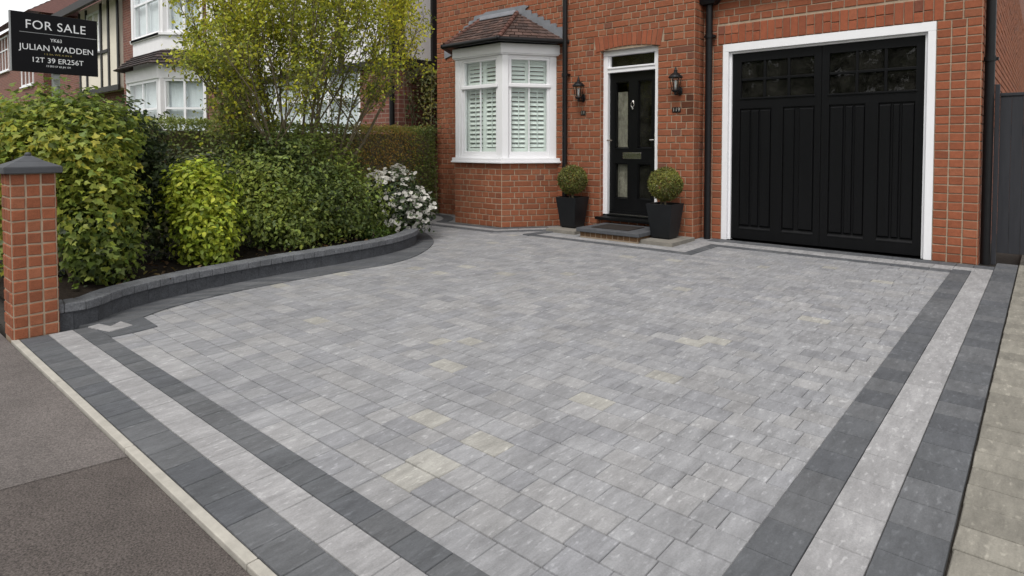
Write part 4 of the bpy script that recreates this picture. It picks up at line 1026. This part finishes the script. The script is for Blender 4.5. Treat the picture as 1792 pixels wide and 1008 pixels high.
hedge('clipped_hedge', 'short dark green hedge end seen above the lime green shrub', -8.2, -7.0, -4.5, -3.9, 1.27, 9000, [(0.06, 0.08, 0.028), (0.04, 0.056, 0.02), (0.075, 0.10, 0.03)], [1, 2, 1], 32, .3, .036)

# planters and box balls
def planter(cx, cy, label, blabel, seed, sc):
    z0, z1 = .037, .405; a, b_ = .105 * sc, .148 * sc
    t = thing('planter', (cx, cy, z0), label, 'planter', 'black planters beside the front door')
    q = lambda s, z: [(cx - s, cy - s, z), (cx + s, cy - s, z), (cx + s, cy + s, z), (cx - s, cy + s, z)]
    mb = MB(); o = len(mb.v)
    rings = [q(a - .012, z0), q(a - .012, z0 + .014), q(a, z0 + .014), q(b_, z1), q(b_ - .018, z1), q(b_ - .03, z1 - .07)]
    vs = [p for r_ in rings for p in r_]; fs = [(0, 3, 2, 1)]
    for i in range(len(rings) - 1):
        for k in range(4): fs.append((4 * i + k, 4 * i + (k + 1) % 4, 4 * i + 4 + (k + 1) % 4, 4 * i + 4 + k))
    mb.add(vs, fs); mb.build('pot', M['planter'], t, bev=.003)
    mb = MB(); mb.add(q(b_ - .026, z1 - .05), [(0, 1, 2, 3)]); mb.build('compost', M['soil'], t)
    rs = np.random.default_rng(seed); zc = .612; r_ = .172 * sc
    bt = thing('box_topiary', (cx, cy, z1 - .05), blabel, 'topiary', 'clipped box balls in the planters')
    mb = MB(); mb.tube([(cx + .01, cy - .01, z1 - .06), (cx - .005, cy, zc - .05)], [.013, .011], 8); mb.tube([(cx - .06, cy + .02, z1 - .06), (cx - .03, cy, zc - .05)], [.008, .006], 8); mb.build('trunk', M['bark'], bt)
    n = 7000; d = rs.normal(size=(n, 3)); d /= np.linalg.norm(d, axis=1, keepdims=True)
    rad = r_ * (1 - np.abs(rs.normal(size=n)) * .1) * (1 + .09 * vnoise(d, 3, seed) + .06 * vnoise(d, 8, seed + 3) + np.where(rs.uniform(size=n) < .04, .07, 0))
    P = np.array([cx, cy, zc]) + d * rad[:, None]
    cols = colmix(P, rs, [(0.27, 0.27, 0.06), (0.18, 0.19, 0.05), (0.11, 0.13, 0.038), (0.22, 0.13, 0.05)], [1.4, 3, 2.4, 1.6], 9, seed)
    leafmesh('foliage', P, d * .7 + rs.normal(size=(n, 3)) * .6, .02, cols, 'small', bt, .0, seed)
planter(-3.875, -.455, 'square tapered black planter on a slab beside the bay window', 'clipped box ball in the planter beside the bay window', 201, .98)
planter(-2.625, -.52, 'square tapered black planter on a slab between the door and the garage', 'clipped box ball in the planter between the door and the garage', 202, 1.0)

# ------------------------------------------------------------------ side gate
gt = thing('side_gate', (.6, .2, 0), 'dark grey vertical board side gate beside the house corner', 'gate')
mb = MB(); mb.box(.0855, .118, .12, .17, 0, 1.535); mb.build('gate_post', M['gate'], gt, bev=.004)
mb = MB(); mb.box(1.25, 1.34, .11, .2, 0, 1.535); mb.build('gate_post', M['gate'], gt, bev=.004)
mb = MB(); x = .119; rnd = random.Random(6)
while x < 1.24:
    mb.box(x + .0005, x + .0765, .168 + rnd.uniform(0, .0015), .19, .1, 1.435); x += .077
mb.build('gate_boards', M['gate'], gt, bev=.002)
for q_ in ((.160, .205, 1.4355, 1.462), (.191, .215, .25, .34), (.191, .215, 1.1, 1.19)):
    mb = MB(); mb.box(.1185, 1.245, *q_); mb.build('gate_rail', M['gate'], gt, bev=.003)

# ------------------------------------------------------------------ for sale board
sg = thing('sale_board', (-4.9, -5.3, .1), 'black for sale board on a grey post above the shrubs', 'sign')
SX = -4.9; y0, y1, zt, zb = -5.575, -5.07, 1.935, 1.525; ym_ = (y0 + y1) / 2
mb = MB(); mb.box(SX - .008, SX + .008, y0, y1, zb, zt); bd = mb.build('board', M['sign'], sg, bev=.002)
mb = MB(); mb.box(SX - .045, SX - .0085, -5.345, -5.300, .05, 1.90); mb.build('post', M['post'], sg, bev=.004)
mb = MB(); mb.box(SX - .012, SX + .010, y0 - .008, y0 - .0003, zb, zt); mb.build('board_edge', M['post'], sg)
def st(s, yy, zz, size, m=M['letter'], sq_=1.0, sp=1.0): text(s, 'lettering', size, m, Matrix.Translation((SX + .0085, yy, zz)) @ FACE_E, bd, .0008, sq_, space=sp)
st('FOR SALE', ym_ + .002, 1.852, .085, sq_=.92, sp=1.08)
st('JULIAN WADDEN', ym_ + .008, 1.697, .058, sq_=.93, sp=1.03)
st('12T 39 ER256T', ym_ + .008, 1.612, .05, sq_=.97)
st('YK63', ym_ + .0, 1.757, .034, sq_=.9)
st('12 ER3 ST 65 JN 139', ym_ + .01, 1.574, .017)
st('I S SA WE A IN S', ym_ + .01, 1.657, .015, M['gold'], 1.5)
mb = MB(); mb.box(SX + .0082, SX + .0090, y0 + .045, y1 - .006, 1.797, 1.800); sub(mb.build('rule_line', M['post']), bd)

# ------------------------------------------------------------------ neighbouring houses
def window(parent, P0, a, w_, h_, cols, tz, fr=.05, back='curtain', name='window', bars=()):
    """white frame with panes; local origin bottom-left, y into the wall"""
    f = MB(frame(P0, a)); f.box(0, fr, -.02, .07, 0, h_); f.box(w_ - fr, w_, -.02, .07, 0, h_); f.box(fr + .0005, w_ - fr - .0005, -.02, .07, 0, fr); f.box(fr + .0005, w_ - fr - .0005, -.02, .07, h_ - fr, h_)
    cw = (w_ - 2 * fr) / cols
    for k in range(1, cols): f.box(fr + k * cw - .025, fr + k * cw + .025, -.015, .06, fr + .0005, h_ - fr - .0005)
    for z in tz:
        for k in range(cols): f.box(fr + k * cw + (.0255 if k else .0005), fr + (k + 1) * cw - (.0255 if k < cols - 1 else .0005), -.017, .06, z * h_ - .025, z * h_ + .025)
    f.box(-.05, w_ + .05, -.08, .03, -.06, -.001)
    fo = f.build(name, M['upvc'], parent)
    g_ = MB(frame(P0, a)); g_.box(fr, w_ - fr, .02, .025, fr, h_ - fr); sub(g_.build('window_pane', M['glass']), fo)
    c_ = MB(frame(P0, a)); c_.box(fr * .5, w_ - fr * .5, .12, .13, fr * .5, h_ - fr * .5); sub(c_.build('curtain', M[back]), fo)
    return fo
# neighbour with white render
nb = thing('rendered_house', (-11, 3, 0), 'neighbouring house with white rendered upper floor and black timber band behind the tree', 'house')
mb = MB(); wallpanels(mb, -15.2, -7.75, -.1, 2.40, [(-12.9, -8.83, .95, 2.38)], 0, .15); mb.box(-7.9, -7.752, .151, 7, -.1, 2.40); mb.box(-15.2, -7.75, 7, 7.1, -.1, 5.6); mb.build('brick_wall', M['brickwall'], nb)
mb = MB(); mb.box(-15.2, -7.76, .01, .14, 2.4005, 5.6); mb.box(-7.9, -7.76, .141, 7, 2.4005, 5.6); mb.box(-15.2, -15.05, .16, 7, -.1, 5.6); mb.build('rendered_wall', M['render'], nb)
mb = MB(); mb.box(-15.2, -7.72, -.05, .0095, 2.36, 2.5); mb.box(-7.7595, -7.71, .0097, 7, 2.36, 2.5); mb.box(-7.86, -7.72, -.05, .0095, 2.5005, 5.5); mb.box(-7.7595, -7.72, .0097, .11, 2.5005, 5.5); mb.box(-7.7595, -7.71, .72, .85, 2.5005, 5.5)
for xx in (-9.4, -11, -12.6, -14.2): mb.box(xx - .07, xx + .07, -.03, .0095, 2.5005, 5.5)
mb.build('timber_frame', M['timber'], nb)
mb = MB(); mb.box(-15.6, -7.4, -.4, 7.4, 5.6, 5.7, (.07, .05, .045)); mb.add([(-15.6, -.4, 5.7), (-7.4, -.4, 5.7), (-7.4, 7.4, 5.7), (-15.6, 7.4, 5.7), (-15.6, 3.5, 8.6), (-9.2, 3.5, 8.6)], [(0, 1, 5, 4), (1, 2, 5), (2, 3, 4, 5), (3, 0, 4)], (.08, .055, .05)); mb.build('roof', M['tile'], nb)
window(nb, (-12.9, .03, .95), 0, 4.07, 1.43, 4, (.68,), .07)
mb = MB(); mb.box(-15, -8, .5, .52, -.05, 5.5); mb.build('interior_wall', M['dark'], nb)
mb = MB(); mb.tube([(-7.80, -.10, -.05), (-7.80, -.10, 5.5)], .045, 10); mb.build('drainpipe', M['black_iron'], nb)
# bay fronted house
nh = thing('bay_fronted_house', (-17.5, 3, 0), 'white two storey bay fronted house behind the shrubs at the left', 'house')
mb = MB(); mb.box(-21.2, -15.22, 0, 7, -.1, 5.9); mb.build('brick_wall', M['brickwall'], nh)
bx = [(-18.95, -.0), (-18.1, -.85), (-15.9, -.85), (-15.1, -.02)]
def poly(d, q=bx): return [(q[0][0] - d, q[0][1]), (q[1][0] - d * .5, q[1][1] - d), (q[2][0] + d * .5, q[2][1] - d), (q[3][0] + d, q[3][1])]
mb = MB(); mb.prism(poly(0), -.1, 1.15); mb.prism(poly(.04), 2.68, 2.98)
u2 = [(-18.8, -.0), (-17.95, -.75), (-15.95, -.75), (-15.25, -.02)]
mb.prism(poly(0, u2), 3.0, 3.74); mb.prism(poly(.06, u2), 3.7402, 3.80); mb.prism(poly(.03, u2), 5.5, 5.95)
for q_, z0_, z1_ in ((bx, 1.15, 2.68), (u2, 3.80, 5.5)):
    for (px_, py_) in (q_[1], q_[2]): mb.box(px_ - .10, px_ + .10, py_ + .0, py_ + .2, z0_, z1_)
mb.build('bay_wall', M['render'], nh)
for q_, z0_, h_ in ((bx, 1.15, 1.53), (u2, 3.80, 1.7)):
    l_ = q_[2][0] - q_[1][0]; window(nh, (q_[1][0] + .08, q_[1][1] + .02, z0_), 0, l_ - .16, h_, 2, (.52,), .07)
    dx, dy = q_[3][0] - q_[2][0], q_[3][1] - q_[2][1]; a_ = math.atan2(dy, dx); l2 = math.hypot(dx, dy)
    window(nh, (q_[2][0] + .08 * math.cos(a_) , q_[2][1] + .08 * math.sin(a_) + .02, z0_), a_, l2 - .14, h_, 2, (.52,), .07)
    window(nh, (q_[0][0] + .05, q_[0][1] + .0, z0_), -a_, l2 - .1, h_, 2, (.52,), .07)
    mb = MB(); mb.prism([(p[0] + (.25 if i < 2 else -.25), p[1] + .25) for i, p in enumerate(q_)], z0_, z0_ + h_); mb.build('bay_interior', M['dark'], nh)
mb = MB(); rnd = random.Random(15); ev = [Vector((*p, 3.0)) for p in poly(.28)]; tp = [Vector((p[0], p[1], 3.48)) for p in poly(-.12, u2)]
for i in range(3): tiles(mb, bil(ev[i], ev[i + 1], tp[i + 1], tp[i]), 6, 10 if i == 1 else 6, rnd, .03)
mb.c = [(a * .62, b_ * .75, c * .85) for a, b_, c in mb.c]; mb.build('bay_roof', M['tile'], nh)
mb = MB(); mb.box(-21.6, -15.2, -.6, 7.4, 5.95, 6.05, (.07, .05, .045)); mb.add([(-21.6, -.6, 6.05), (-15.2, -.6, 6.05), (-15.2, 7.4, 6.05), (-21.6, 7.4, 6.05), (-21.6, 3.5, 9), (-15.2, 3.5, 9)], [(0, 1, 5, 4), (2, 3, 4, 5), (1, 2, 5), (3, 0, 4)], (.08, .055, .05)); mb.build('roof', M['tile'], nh)
# half-timbered house
ht = thing('timbered_house', (-25, 3, 0), 'cream and black half timbered gabled house behind the sale board', 'house')
mb = MB(); mb.box(-30.5, -21.3, .3, 7, -.1, 5.9); mb.build('brick_wall', M['brickwall'], ht)
mb = MB(); mb.box(-25.6, -21.4, -.05, .299, 2.85, 5.8); mb.build('rendered_wall', M['cream'], ht)
mb = MB()
for xx in (-25.5, -24.7, -23.1, -22.35, -21.45): mb.box(xx - .07, xx + .07, -.09, -.0505, 2.95, 5.7)
mb.box(-25.7, -21.35, -.12, -.0507, 2.78, 2.949); mb.box(-24.9, -22.4, -.10, -.0508, 4.05, 4.15)
mb.build('timber_frame', M['timber'], ht)
window(ht, (-24.55, -.08, 4.16), 0, 1.35, 1.35, 2, (.7,), .07)
mb = MB(); rnd = random.Random(19)
tiles(mb, bil(Vector((-31, -.5, 5.75)), Vector((-21.0, -.5, 5.65)), Vector((-21.0, 4, 8.9)), Vector((-31, 4, 8.9))), 22, 40, rnd, .03)
mb.c = [(a * 1.25, b_ * 1.0, c * 1.0) for a, b_, c in mb.c]; mb.build('roof', M['tile'], ht)
mb = MB(); mb.box(-28.2, -21.0, -.62, -.5, 5.5, 5.74); mb.build('barge_board', M['timber'], ht)
# far brick house
fh = thing('far_brick_house', (-36, 3, 0), 'red brick house at the far left behind the sale board', 'house')
mb = MB(); mb.box(-44, -31, 0, 7, -.1, 6.6); mb.build('brick_wall', M['brickwall'], fh)
window(fh, (-39.6, -.02, 4.7), 0, 2.2, 1.7, 3, (.6,), .08); window(fh, (-34.8, -.02, 3.7), 0, 2.2, 1.0, 3, (), .08)
mb = MB(); rnd = random.Random(23)
tiles(mb, bil(Vector((-45, -.5, 6.5)), Vector((-30.6, -.5, 6.5)), Vector((-34, 3.5, 9.4)), Vector((-41, 3.5, 9.4))), 16, 34, rnd, .04)
mb.add([Vector((-30.6, -.5, 6.5)), Vector((-30.6, 7.5, 6.5)), Vector((-34, 3.5, 9.4))], [(0, 1, 2)], (.09, .055, .045)); mb.c = [(a * 1.2, b_ * .95, c * 1.0) for a, b_, c in mb.c]; mb.build('roof', M['tile'], fh)
mb = MB(); mb.box(-37.4, -36.4, 3, 3.8, 8.6, 11.2); ch_ = mb.build('chimney', M['brickwall'], fh)

# creeper on the neighbour's side wall
rs = np.random.default_rng(61); n = 2600
n = 1500; yy = rs.uniform(0.1, 1.6, n); zz = 2.36 - np.abs(rs.normal(size=n)) * .5
P = np.c_[np.full(n, -7.70) + rs.uniform(0, .07, n), yy, zz]; k = (vnoise(P, 6, 3) > -.28) & (zz > .6); P = P[k]
cr = thing('climbing_plant', (-7.7, .7, 0), 'sparse climbing plant trailing over the brick side wall beyond the hedge', 'climber')
leafmesh('foliage', P, np.array([1, -.2, .4]) + rs.normal(size=P.shape) * .5, .06, colmix(P, rs, [(0.14, 0.15, 0.03), (0.09, 0.10, 0.03), (0.05, 0.065, 0.022)], [1, 2, 2], 5, 3), 'oval', cr, .8, 4)
mb = MB(); rnd = random.Random(8)
for _ in range(14):
    y_ = rnd.uniform(.05, 1.4); mb.tube([(-7.735, y_, 0), (-7.73, y_ + rnd.uniform(-.1, .1), .9), (-7.72, y_ + rnd.uniform(-.25, .25), 2.3)], [.012, .009, .004], 6)
mb.build('stem', M['bark'], cr)
cr2 = thing('climbing_plant', (-6.45, -.3, 0), 'thin yellowing climber growing up the left edge of the brick house', 'climber')
n = 380; zz = rs.uniform(.9, 2.25, n); P = np.c_[-6.62 + rs.normal(size=n) * .08, -.30 + rs.normal(size=n) * .06, zz]; P = P[vnoise(P, 7, 9) > -.35]
leafmesh('foliage', P, np.array([.4, -.8, .4]) + rs.normal(size=P.shape) * .5, .04, colmix(P, rs, [(0.20, 0.18, 0.03), (0.14, 0.13, 0.03), (0.06, 0.075, 0.025)], [1, 2, 2], 5, 7), 'oval', cr2, .8, 5)
mb = MB(); mb.tube([(-6.6, -.28, 0), (-6.62, -.28, 1.2), (-6.6, -.28, 2.2)], [.012, .009, .003], 6); mb.build('stem', M['bark'], cr2)

# trees across the road (they are what the dark glass reflects)
for i, (x, y, h) in enumerate(((-9, -24, 9), (-3.5, -25, 11), (2.5, -24, 8.5), (8, -25.5, 10), (-15, -26, 11))):
    rs = np.random.default_rng(300 + i)
    t = thing('street_tree', (x, y, -.1), 'broad green tree across the road', 'tree', 'trees across the road')
    P, N_ = shrubpts([(x, y, h * .6, 3.2, 2.6, h * .38), (x + 1.2, y, h * .4, 2.4, 2.2, h * .28), (x - 1.3, y, h * .42, 2.3, 2.2, h * .3)], 3000, rs, 6, .3, .6, .2, .8, 300 + i)
    leafmesh('crown', P, N_, .5, colmix(P, rs, [GR1, GR2, DG1], [1, 2, 1], .5, i), 'oval', t, .3, i)
    mb = MB(); mb.tube([(x, y, -.1), (x + .1, y, h * .35), (x, y, h * .65)], [.28, .2, .08], 10); mb.build('trunk', M['bark'], t)
